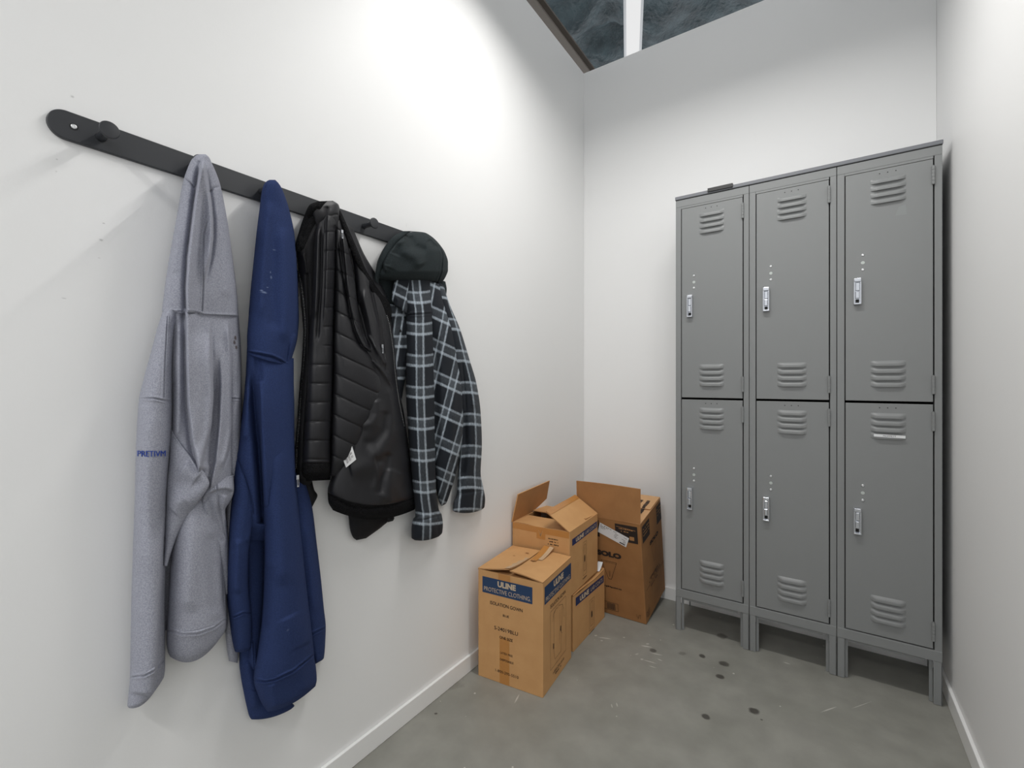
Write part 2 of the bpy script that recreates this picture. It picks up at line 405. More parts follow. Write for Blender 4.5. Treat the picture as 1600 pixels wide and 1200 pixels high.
    if col == 2 and row == 0:    # faint residue of an old sticker
        m = MB(); m.add([(2*.3048+.176, yf-.0002, 1.744), (2*.3048+.208, yf-.0002, 1.742), (2*.3048+.205, yf-.0002, 1.778), (2*.3048+.186, yf-.0002, 1.774)], [(0, 1, 2, 3)])
        m.build('sticker_residue', mat('sticker_residue', srgb(138, 141, 141), .5), d)
lockers()

# ------------------------------------------------------------------ coat rack
def rack():
    R = empty('coat_rack', (XL, .22, 1.609), 'long charcoal wall rail with rounded ends and six peg hooks', 'coat rack')
    y0, y1, zc, r, th = .219, 1.126, 1.609, .0262, .009
    pts = []
    for k in range(25):
        a = math.pi/2+math.pi*k/24; pts.append((y0+r+r*math.cos(a), zc+r*math.sin(a)))
    for k in range(25):
        a = -math.pi/2+math.pi*k/24; pts.append((y1-r+r*math.cos(a), zc+r*math.sin(a)))
    n = len(pts); vs = []; x0 = XL+.0006
    cy, cz = (y0+y1)/2, zc
    def ins(p, d):    # pull a rim point inwards
        yy = min(max(p[0], y0+r), y1-r); dy, dz = p[0]-yy, p[1]-zc; l = math.hypot(dy, dz) or 1
        return (p[0]-dy/l*d, p[1]-dz/l*d)
    for x, dd in ((x0, 0), (XL+th-.001, 0), (XL+th, .001)):
        for p in pts: q = ins(p, dd); vs.append((x, q[0], q[1]))
    fs = []
    for j in range(2):
        for k in range(n): fs.append((j*n+k, j*n+(k+1) % n, (j+1)*n+(k+1) % n, (j+1)*n+k))
    fs.append(tuple(range(n))); fs.append(tuple(reversed(range(2*n, 3*n))))
    m = MB(); m.add(vs, fs); m.build('back_plate', M['rack'], R, local=False)
    xp = XL+th
    for k in range(6):
        y = .293+.1518*k; m = MB()
        m.lathe((xp-.0005, y, zc-.002), (1, 0, 0), [(0, .0085), (.004, .0075), (.020, .0070), (.036, .0080), (.0435, .0120), (.0455, .0152), (.0485, .0157), (.0500, .0150), (.0503, .0140)], 40)
        m.build('peg', M['rack'], R, smooth=True, local=False)
    for y in (.2545, 1.092):
        m = MB(); m.lathe((xp-.0004, y, zc+.001), (1, 0, 0), [(0, .0062), (.0006, .0062)], 20); w = m.build('screw_hole', M['dark'], R, local=False)
        m = MB(); m.lathe((xp-.0002, y, zc+.001), (1, 0, 0), [(0, .0046), (.0016, .0044), (.0022, .0030), (.0016, .0014)], 20); m.build('screw', M['zinc'], R, smooth=True, local=False)
rack()

# ------------------------------------------------------------------ cloth builder
def catmull(A, n):
    """A: (k, c) control rows -> n rows; returns rows and control index of each row"""
    A = np.asarray(A, float); k = len(A)
    seg = np.maximum(1e-3, np.hypot(*(A[1:, :2]-A[:-1, :2]).T)+np.hypot(*(A[1:, 2:4]-A[:-1, 2:4]).T))
    cum = np.concatenate([[0], np.cumsum(seg)]); T = np.linspace(0, cum[-1], n)
    # monotone-ish hermite on non-uniform knots
    m = np.zeros_like(A)
    for i in range(k):
        if i == 0: m[i] = (A[1]-A[0])/seg[0]
        elif i == k-1: m[i] = (A[-1]-A[-2])/seg[-1]
        else:
            a = (A[i]-A[i-1])/seg[i-1]; b = (A[i+1]-A[i])/seg[i]
            m[i] = np.where(a*b > 0, 2*a*b/np.where(np.abs(a+b) < 1e-9, 1, a+b), 0)
    idx = np.clip(np.searchsorted(cum, T, side='right')-1, 0, k-2)
    h = seg[idx]; t = (T-cum[idx])/h; t = np.clip(t, 0, 1)
    t2, t3 = t*t, t*t*t
    out = ((2*t3-3*t2+1)[:, None]*A[idx]+((t3-2*t2+t)*h)[:, None]*m[idx]+(-2*t3+3*t2)[:, None]*A[idx+1]+((t3-t2)*h)[:, None]*m[idx+1])
    return out, idx+t
def pdist(px, py, pts):
    """distance to a polyline, signed side (+ = right of its direction), fraction along it"""
    best = np.full(px.shape, 1e9); side = np.zeros(px.shape); frac = np.zeros(px.shape)
    pts = np.asarray(pts, float); L = np.hypot(*(pts[1:]-pts[:-1]).T); tot = L.sum(); acc = 0
    for i in range(len(pts)-1):
        ax, ay = pts[i]; bx, by = pts[i+1]; dx, dy = bx-ax, by-ay; l2 = dx*dx+dy*dy+1e-9
        t = np.clip(((px-ax)*dx+(py-ay)*dy)/l2, 0, 1); qx = ax+t*dx; qy = ay+t*dy
        d = np.hypot(px-qx, py-qy); cr = dx*(py-ay)-dy*(px-ax)
        w = d < best; best = np.where(w, d, best); side = np.where(w, -np.sign(cr), side)
        frac = np.where(w, (acc+t*L[i])/tot, frac); acc += L[i]
    return best, side, frac
def ends(fr, e=.12, e2=None):
    e2 = e if e2 is None else e2
    a = np.clip(fr/e, 0, 1) if e > 0 else 1; b = np.clip((1-fr)/e2, 0, 1) if e2 > 0 else 1
    q = a*b; return q*q*(3-2*q)
def fold(px, py, k):
    """k = (kind, points, width px, amplitude m, [end fade start, end])"""
    kind, pts, w, a = k[:4]; e = k[4] if len(k) > 4 else (.12, .12)
    d, s, fr = pdist(px, py, pts); E = ends(fr, *e)
    if kind == 'r': return a*np.exp(-(d/w)**2)*E                     # round ridge (or valley when a<0)
    if kind == 'c': return -a*np.exp(-np.abs(d/w))*E                 # sharp crease
    if kind == 's':                                                  # one side lies over the other: LEFT of the line is raised
        sd = d*s; cliff = 1/(1+np.exp(np.clip(sd/.7, -30, 30)))
        return 1.35*(a*cliff*np.exp(-(np.minimum(sd, 0)/w)**2)-.5*a*(1-cliff)*np.exp(-(sd/(w*.45))**2))*E
    if kind == 'm':                                                  # seam: fine groove beside a fine roll
        sd = d*s; return 1.7*a*(np.exp(-((sd-w*.9)/(w*.7))**2)-1.3*np.exp(-((sd)/(w*.45))**2)+.7*np.exp(-((sd+w*1.4)/(w*.7))**2))*E
    return 0
NO = np.random.RandomState(11)
def soft_noise(px, py, amp, sx, sy, seed):
    r = np.random.RandomState(seed); o = 0*px
    for k in range(7):
        a = r.uniform(.6, 1.7); b = r.uniform(.6, 1.7); p1, p2 = r.uniform(0, 6.28, 2)
        o = o+np.sin(px*a/sx+py*b/sy*r.choice([-1, 1])*.6+p1)*np.sin(py*b/sy+p2)
    return amp*o/2.6
GRID = {}
def cloth(rows, cuts, parent, folds=(), disp=None, res=1.25, p=.62, tb=.012, noise=(.0012, 14, 45), seed=1, uv=None, key=None, capb=True, fl=0.0):
    """A closed, thick piece of cloth. rows = (lx,ly, rx,ry, dL, dR, bulge, bow): outline on the wall side in pixels of the photo and metres off the wall.
    cuts = [(name, material, row_from, row_to, parent_or_None)]: the piece is divided into parts at control rows."""
    R = np.array([tuple(r)+(0,)*(8-len(r)) for r in rows], float)
    if cuts[-1][0] in ('cuff', 'waistband'): R[-1, 6] = .66*R[-3, 6]; R[-2, 6] = .9*R[-3, 6]      # hems end squarely
    Lh = max(np.hypot(*(R[1:, :2]-R[:-1, :2]).T).sum(), np.hypot(*(R[1:, 2:4]-R[:-1, 2:4]).T).sum())
    Wd = np.hypot(R[:, 2]-R[:, 0], R[:, 3]-R[:, 1]).max()
    nv = int(Lh/res)+2; nu = max(16, int(Wd/res*1.25)+2)
    G, ci = catmull(R, nv)
    s = np.linspace(0, 1, nu); u = (1-np.cos(math.pi*s))/2*.55+s*.45
    U, _ = np.meshgrid(u, np.arange(nv)); Sg, CI = np.meshgrid(s, ci)
    g = lambda c: G[:, c][:, None]
    px = g(0)*(1-U)+g(2)*U; py = g(1)*(1-U)+g(3)*U+g(7)*4*U*(1-U)
    de = g(4)*(1-U)+g(5)*U
    env = np.clip(np.sin(math.pi*Sg), 0, 1)**p
    th = g(6)
    df = de+th*env
    ex = soft_noise(px, py, noise[0], noise[1], noise[2], seed)
    for k in folds: ex = ex+fold(px, py, k)
    if disp is not None: ex = ex+disp(px, py, U, CI)
    mask = np.clip(np.sin(math.pi*Sg)*3.2, fl, 1)
    df = df+ex*mask
    df = np.maximum(df, de+.0015*env)
    db = np.maximum(de-tb*np.sin(math.pi*Sg), .0035)
    Pf = on_wall(px, py, df); Pb = on_wall(px, py, db)
    if key: GRID[key] = (px, py, df)
    out = []
    for (name, mt, r0, r1, par) in cuts:
        j0 = int(np.searchsorted(ci, r0-1e-6)); j1 = int(min(nv-1, np.searchsorted(ci, r1-1e-6)))
        pf = Pf[j0:j1+1]; pb = Pb[j0:j1+1, 1:-1]; n = pf.shape[0]
        ring = np.concatenate([pf, pb[:, ::-1]], 1); m = ring.shape[1]
        V = ring.reshape(-1, 3)
        jj = np.arange(n-1)[:, None]; ii = np.arange(m)[None, :]; i2 = (ii+1) % m
        Q = np.stack([jj*m+ii, (jj+1)*m+ii, (jj+1)*m+i2, jj*m+i2], -1).reshape(-1, 4)
        faces = Q.tolist(); 
        def strips(j):     # close the end: zip front row to back row
            o = []; nf = pf.shape[1]; b = lambda i: j*m+(nf+ (m-nf) - 1 - (i-1))
            for i in range(nf-1):
                f0 = j*m+i; f1 = j*m+i+1
                b0 = f0 if i == 0 else b(i); b1 = f1 if i+1 == nf-1 else b(i+1)
                q = [f0, f1, b1, b0]; q2 = []
                for x in q:
                    if x not in q2: q2.append(x)
                if len(q2) > 2: o.append(tuple(q2))
            return o
        faces += strips(0)
        faces += [tuple(reversed(f)) for f in strips(n-1)]
        me = bpy.data.meshes.new(name); me.from_pydata(V.tolist(), [], faces)
        if uv is not None:
            uu, vv = uv(px, py, U, CI, G)
            a = np.concatenate([uu[j0:j1+1], uu[j0:j1+1, 1:-1][:, ::-1]], 1).reshape(-1)
            b = np.concatenate([vv[j0:j1+1], vv[j0:j1+1, 1:-1][:, ::-1]], 1).reshape(-1)
            lay = me.uv_layers.new(name='UVMap'); li = np.empty(len(me.loops), dtype=np.int32)
            me.loops.foreach_get('vertex_index', li)
            lay.data.foreach_set('uv', np.stack([a[li], b[li]], -1).astype(np.float32).reshape(-1))
        o = link(name, me, mt, (par if par is not None else parent), smooth=True, local=False); out.append(o)
    return out
def surf(key, x, y):
    px, py, d = GRID[key]; k = np.argmin((px-x)**2+(py-y)**2); return d.reshape(-1)[k]
def drape(key, x, y, off): return on_wall(x, y, surf(key, x, y)+off)
def zipper(keys, pts, w, parent, mats, off=.002, name='zipper', step=2.6):
    """tape with separate metal teeth running over the cloth"""
    pts = np.array(pts, float); L = np.hypot(*(pts[1:]-pts[:-1]).T); T = np.concatenate([[0], np.cumsum(L)])
    n = int(T[-1]/step); m = MB(); tp = MB(); prev = None
    for i in range(n):
        t = (i+.5)*step; x = np.interp(t, T, pts[:, 0]); y = np.interp(t, T, pts[:, 1])
        d = max(surf(k, x, y) for k in keys)+off; P = Vector(on_wall(x, y, d)); s = .0011 if i % 2 else .0009
        m.box((P.x-.0012, P.y-s*w, P.z-s*.9), (P.x+.0012, P.y+s*w, P.z+s*.9))
        a, b = P+Vector((-.001, -.004, 0)), P+Vector((-.001, .004, 0))
        if prev: tp.add([prev[0], prev[1], b, a, prev[0]-Vector((.002,0,0)), prev[1]-Vector((.002,0,0)), b-Vector((.002,0,0)), a-Vector((.002,0,0))],
                        [(0,1,2,3),(7,6,5,4),(0,3,7,4),(1,5,6,2)])
        prev = (a, b)
    z = tp.build(name, mats[1], parent, local=False); m.build('teeth', mats[0], z, local=False)
    return z
def hang_empty(name, px, py, label, cat):
    p = on_wall(px, py, .05); return empty(name, tuple(p), label, cat)

# ------------------------------------------------------------------ grey hoodie
def grey_hoodie():
    H = hang_empty('hoodie', 316, 262, 'heather grey pullover hoodie hanging by its hood, leftmost on the rail', 'hoodie')
    g = M['grey_fab']
    # back body with waistband
    cloth([(282,760,345,760,.03,.03,.03), (272,830,348,830,.03,.03,.045), (267,880,351,880,.03,.03,.05), (263,940,354,940,.03,.03,.055),
           (261,984,355,966,.03,.03,.055,9), (260,1000,355,976,.028,.028,.052,14), (262,1018,352,986,.026,.026,.042,20), (266,1026,346,994,.024,.024,.02,22)],
          [('back_panel', g, 0, 4, None), ('waistband', g, 4, 7, None)], H,
          folds=[('m', [(255,982),(285,991),(310,990),(335,981),(360,962)], 2.2, .0016, (0,0)), ('r', [(300,780),(296,860),(292,960)], 16, .006),
                 ('r', [(330,830),(334,900),(338,960)], 9, -.006), ('c', [(346,800),(349,900),(351,955)], 3, .01)], noise=(.0022, 16, 60), seed=4)
    cloth([(246,800,300,800,.008,.008,.008), (247,900,292,900,.008,.008,.008), (249,960,268,960,.008,.008,.008), (252,985,262,985,.008,.008,.004)],
          [('inside_layer', g, 0, 3, None)], H)
    # right sleeve, behind
    cloth([(350,480,373,494,.015,.02,.03), (352,560,377,560,.015,.02,.035), (354,622,378,622,.015,.02,.035), (354,700,379,700,.015,.02,.035), (352,780,380,780,.012,.012,.03),
           (352,870,378,870,.012,.012,.025), (352,984,374,990,.01,.01,.02), (354,1010,373,1014,.01,.01,.018), (358,1033,371,1036,.01,.01,.01)],
          [('sleeve', g, 0, 6, None), ('cuff', g, 6, 8, None)], H, folds=[('m', [(350,622),(380,623)], 2, .002, (0,0)), ('r', [(352,987),(376,992)], 2.2, -.003, (0,0))])
    # front body
    cloth([(258,480,370,488,.035,.03,.040), (262,520,370,520,.035,.032,.045), (264,570,366,570,.035,.034,.055), (266,625,364,622,.035,.034,.055), (266,690,364,690,.035,.034,.055),
           (264,740,365,735,.035,.034,.055), (270,770,360,768,.033,.033,.045), (290,790,345,790,.03,.03,.02)],
          [('front_panel', g, 0, 7, None)], H, noise=(.0015, 16, 70),
          folds=[('s', [(312,742),(300,690),(293,630),(291,560),(290,486)], 15, .020, (.05,.02)),       # panel A over the left recess
                 ('s', [(328,492),(330,560),(333,620),(330,665),(318,712),(312,742)], 12, .012, (.25,.03)),
                 ('r', [(337,545),(339,620),(334,680),(322,740)], 7, -.014, (.25,.1)),
                 ('s', [(326,770),(336,720),(342,660),(344,600),(342,545)], 11, .010, (.06,.3)),        # panel B over the valley
                 ('s', [(357,500),(361,560),(362,620),(362,670),(356,705),(346,740)], 7, .012, (.1,.1)),
                 ('r', [(281,500),(279,600),(276,690)], 7, .010, (.1,.1)), ('r', [(311,510),(313,600),(309,700)], 9, .008, (.15,.2)), ('c', [(262,500),(257,620)], 1.5, .003)])
    # left fold of the pocket
    cloth([(266,668,272,676,.055,.062,.004), (265,694,288,697,.055,.075,.012), (264,720,306,721,.055,.086,.016), (262,742,322,743,.055,.095,.014), (261,754,327,755,.055,.098,.012), (260,775,314,779,.055,.086,.016),
           (259,800,297,802,.05,.062,.018), (258,830,280,830,.05,.055,.016), (257,860,268,862,.05,.05,.01), (256,884,261,885,.05,.05,.004)],
          [('pocket', g, 0, 9, None)], H, folds=[('m', [(270,672),(284,692),(300,712),(312,733)], 2.3, .002, (.05,.1)), ('r', [(284,730),(310,748)], 12, .008), ('r', [(268,800),(290,775)], 14, .006)], noise=(.001, 14, 40))
    # twisted right end of the pocket
    cloth([(320,752,365,742,.05,.05,.02), (313,772,366,764,.05,.055,.03), (313,792,362,780,.05,.05,.03), (318,806,352,797,.045,.045,.028), (328,832,354,818,.04,.04,.024),
           (339,862,357,850,.035,.035,.02), (347,895,359,885,.03,.03,.016), (352,930,360,925,.03,.03,.008)],
          [('pocket_fold', g, 0, 7, None)], H, noise=(.001, 9, 20),
          folds=[('s', [(364,767),(352,764),(338,766),(326,772),(316,784)], 12, .007, (.03,.1)), ('c', [(341,768),(342,790),(346,812),(353,840)], 2.0, .007), ('r', [(325,780),(336,808),(350,850)], 4, -.006),
                 ('r', [(352,772),(350,795),(356,815)], 4, .009), ('m', [(337,745),(340,768)], 2, .002)])
    # left sleeve with elbow seam and cuff
    cloth([(258,462,282,464,.02,.025,.02), (254,486,280,488,.028,.034,.036), (246,512,274,512,.03,.04,.044), (236,550,272,545,.03,.04,.048), (225,590,271,588,.03,.04,.055), (217,625,271,626,.03,.04,.06), (214,665,270,668,.028,.04,.06),
           (212,710,266,712,.026,.04,.06), (211,760,262,762,.024,.038,.058), (209,820,260,822,.022,.036,.055), (207,880,259,882,.02,.034,.052), (205,950,258,950,.02,.032,.05), (204,1010,258,1005,.02,.03,.048),
           (203,1058,258,1026,.02,.028,.046,6), (201,1082,258,1042,.02,.026,.042,10), (199,1102,256,1058,.02,.024,.03,13), (201,1106,250,1066,.02,.024,.012,13)],
          [('sleeve', g, 0, 13, None), ('cuff', g, 13, 16, None)], H, key='gsleeve', noise=(.0016, 14, 80), seed=3, tb=.015,
          folds=[('m', [(212,623),(240,622),(275,629)], 2.2, .0018, (0,0)), ('m', [(262,495),(258,560),(256,622)], 1.6, .0012, (0,0)), ('m', [(200,1058),(225,1056),(243,1047),(262,1024)], 2.2, .002, (0,0)),
                 ('s', [(256,800),(252,870),(249,950),(246,1030),(238,1090)], 30, .014, (.3,.02)), ('r', [(232,640),(228,760),(224,900)], 12, .004), ('r', [(214,560),(222,640)], 12, -.004)])
    # hood
    cloth([(311,241,321,241,.058,.058,.006), (305,243,326,245,.050,.050,.020), (299,250,331,255,.042,.042,.032), (293,263,337,268,.034,.034,.040), (286,284,344,288,.028,.028,.046),
           (278,328,353,332,.024,.026,.052), (270,372,360,376,.024,.026,.056), (262,418,366,422,.026,.028,.058), (257,452,370,456,.028,.03,.056), (253,486,373,494,.03,.03,.048,1)],
          [('hood', g, 0, 9, None)], H, p=.5, noise=(.0012, 16, 70), seed=8, tb=.02,
          folds=[('s', [(292,490),(291,450),(294,400),(300,350),(305,310),(310,280),(315,249)], 12, .028, (.01,.06)),
                 ('s', [(318,251),(324,285),(329,315),(332,345),(332,372),(329,398),(323,425),(318,455)], 10, .020, (.05,.3)),
                 ('c', [(287,277),(298,286),(304,294)], 1.3, .008, (0,.05)), ('c', [(326,301),(334,294),(348,290)], 1.3, .008, (.05,0)),
                 ('m', [(326,338),(319,366),(318,400),(318,440),(316,486)], 1.8, .0016, (.1,0)), ('r', [(341,320),(352,400),(356,470)], 9, .005), ('r', [(276,350),(270,430)], 8, .004),
                 ('m', [(250,483),(275,487),(290,486),(305,487),(318,492),(345,493),(376,494)], 2.0, .0015, (0,0))])
    # embroidery following the sleeve
    m = MB()
    v, f = text_mesh('PRETIVM')
    P = []
    n0 = len(v); v = np.concatenate([v+[q, 0] for q in (0, .006, .012)]); f = [tuple(i+k*n0 for i in q) for k in range(3) for q in f]
    for a, b in v:
        x = 214.5+a*44.0; y = 713.0-b*9.0+.6*math.sin(a*3.14)
        P.append(on_wall(x, y, max(surf('gsleeve', x, y)+.0022, float(np.mean([surf('gsleeve', x+q, y+r) for q in (-5, 0) for r in (-2, 2)]))+.0025)))
    m.add(P, f); m.build('embroidery', M['thread'], H, local=False)
    spots(g, [(float(p[0]), float(p[1]), float(p[2]), .03, .004, .006, 0, srgb(70, 50, 45), .8, .5) for p in
              [on_wall(366, 535, .05), on_wall(369, 543, .05), on_wall(368, 528, .05)]], wob=.3, wscale=200)
grey_hoodie()

# ------------------------------------------------------------------ navy hoodie
def navy_hoodie():
    H = hang_empty('hoodie', 426, 300, 'navy blue fleece hoodie hanging by its hood, with pale lint marks', 'hoodie')
    b = M['blue_fab']
    cloth([(374,1000,412,1000,.01,.01,.02), (374,1035,425,1045,.01,.012,.022), (377,1062,436,1070,.01,.014,.024), (380,1078,446,1082,.01,.014,.024), (385,1102,456,1098,.01,.014,.02), (390,1120,460,1103,.01,.012,.014,4), (393,1124,455,1108,.01,.012,.006,5)],
          [('back_panel', b, 0, 3, None), ('waistband', b, 3, 6, None)], H, folds=[('c', [(374,1075),(400,1078),(420,1079)], 1.5, .003, (0,0)), ('r', [(385,1030),(400,1110)], 8, .006)])
    cloth([(382,700,422,700,.012,.012,.02), (380,790,422,790,.012,.012,.02), (384,880,418,880,.012,.012,.02), (386,960,414,960,.012,.012,.02), (388,1000,412,1000,.014,.014,.022), (385,1030,410,1040,.016,.016,.022), (392,1058,404,1062,.014,.014,.01)],
          [('inside_layer', b, 0, 6, None)], H, folds=[('r', [(392,1000),(400,1050)], 5, .008), ('c', [(396,1000),(398,1050)], 2, .004)])
    cloth([(455,735,474,745,.008,.01,.02), (458,790,487,788,.008,.01,.028), (462,850,495,850,.008,.01,.032), (468,900,501,900,.008,.01,.034), (474,950,506,950,.008,.01,.034), (480,994,509,981,.008,.01,.032),
           (485,1018,508,1008,.008,.01,.028), (490,1034,506,1028,.008,.01,.018), (492,1038,504,1031,.008,.01,.008)],
          [('sleeve', b, 0, 5, None), ('cuff', b, 5, 8, None)], H, folds=[('m', [(478,995),(510,980)], 2, .0018, (0,0)), ('r', [(480,820),(492,960)], 6, .004)])
    # front body
    cloth([(386,543,459,560,.035,.035,.04), (384,585,459,590,.035,.035,.05), (380,630,460,640,.035,.035,.055), (374,680,460,690,.035,.035,.055), (369,720,461,735,.035,.035,.055),
           (372,770,452,780,.03,.03,.05), (380,815,430,820,.025,.025,.04), (386,845,420,845,.02,.02,.02)],
          [('front_panel', b, 0, 7, None)], H, seed=5, noise=(.0016, 16, 70),
          folds=[('r', [(394,572),(397,630),(402,690),(407,750),(411,820)], 6, -.026, (.15,.02)), ('s', [(412,800),(410,740),(408,680),(406,620),(403,575)], 14, .012, (.05,.3)),
                 ('r', [(385,600),(380,690)], 8, .008), ('c', [(369,712),(382,742),(392,775),(398,812)], 1.6, .004), ('r', [(402,556),(406,600)], 6, -.008)])
    # left sleeve
    cloth([(372,680,390,690,.03,.035,.015), (367,712,393,720,.03,.038,.03), (363,760,398,770,.028,.04,.042), (359,805,396,810,.026,.038,.046), (356,860,389,865,.024,.034,.046), (354,905,388,905,.024,.032,.044), (355,940,390,935,.024,.03,.042),
           (358,966,393,957,.024,.028,.04), (361,992,394,988,.022,.026,.036,2), (365,1012,394,1008,.022,.024,.024,3), (367,1018,391,1014,.022,.022,.01,3)],
          [('sleeve', b, 0, 7, None), ('cuff', b, 7, 10, None)], H, seed=6, folds=[('m', [(366,964),(380,958),(396,957)], 1.8, .0016, (0,0)), ('r', [(396,790),(398,815),(388,850)], 5, .010), ('r', [(372,840),(370,930)], 7, .006), ('c', [(369,712),(384,745),(395,782)], 1.6, .005)])
    # right sleeve in front
    cloth([(404,620,458,620,.045,.04,.03), (406,690,460,690,.045,.04,.04), (408,745,462,745,.045,.04,.046), (411,800,467,800,.045,.038,.05), (413,860,473,860,.043,.036,.055), (412,915,479,915,.04,.034,.06), (409,965,485,965,.038,.032,.062),
           (403,1015,489,1000,.036,.03,.062,3), (396,1061,491,1023,.034,.028,.06,11), (402,1084,494,1046,.032,.026,.052,12), (412,1104,495,1062,.03,.026,.036,10), (418,1112,493,1072,.03,.026,.014,8)],
          [('sleeve', b, 0, 8, None), ('cuff', b, 8, 11, None)], H, key='bsleeve', seed=7, noise=(.002, 18, 80), tb=.02, fl=.15,
          folds=[('m', [(392,1062),(415,1065),(430,1062),(460,1048),(489,1024),(496,1018)], 2.2, .0022, (0,0)), ('r', [(452,960),(478,1010)], 18, .006), ('r', [(430,700),(436,820),(444,920)], 16, .008), ('r', [(418,880),(410,990)], 9, -.006),
                 ('r', [(424,1068),(434,1106)], 8, .004), ('r', [(470,1040),(478,1080)], 8, .003)])
    # hood
    cloth([(421,281,430,281,.058,.058,.006), (417,283,435,286,.050,.050,.020), (412,289,440,294,.042,.042,.032), (409,299,445,306,.034,.034,.040), (406,322,452,328,.028,.028,.044), (401,362,460,366,.028,.028,.048),
           (396,410,464,412,.028,.028,.052), (391,460,466,460,.028,.03,.055), (388,500,467,498,.03,.03,.056), (386,528,465,526,.032,.03,.056), (386,552,453,570,.034,.03,.054,3)],
          [('hood', b, 0, 10, None)], H, p=.5, seed=9, noise=(.0022, 15, 60), tb=.02,
          folds=[('c', [(416,290),(412,300),(411,320)], 1.5, .004), ('r', [(420,310),(412,400),(405,500)], 8, .007), ('r', [(427,330),(425,420),(428,520)], 9, -.007, (.3,.1)), ('r', [(444,350),(450,450),(446,540)], 11, .009),
                 ('r', [(451,573),(455,545),(462,520)], 5, .008), ('c', [(446,574),(449,555),(452,535)], 2, .006, (.02,.3)),
                 ('m', [(382,549),(405,553),(425,557),(438,563),(448,571),(460,566)], 2.4, .0030, (0,0)), ('c', [(382,551),(405,556),(425,560),(438,566),(448,573)], 2.0, .005, (0,0))])
    L = []
    for x, y, r1, r2, a in ((412,457,.010,.003,.5), (408,454,.004,.002,.6), (418,449,.004,.0015,.5), (425,433,.003,.005,.35), (430,390,.004,.002,.3), (424,425,.002,.003,.4), (443,981,.004,.004,.18), (398,1118,.006,.003,.25)):
        p = on_wall(x, y, .08); L.append((float(p[0]), float(p[1]), float(p[2]), .06, r1, r2, 0, srgb(150, 165, 195), a, .7))
    spots(b, L, wob=.35, wscale=260)
navy_hoodie()

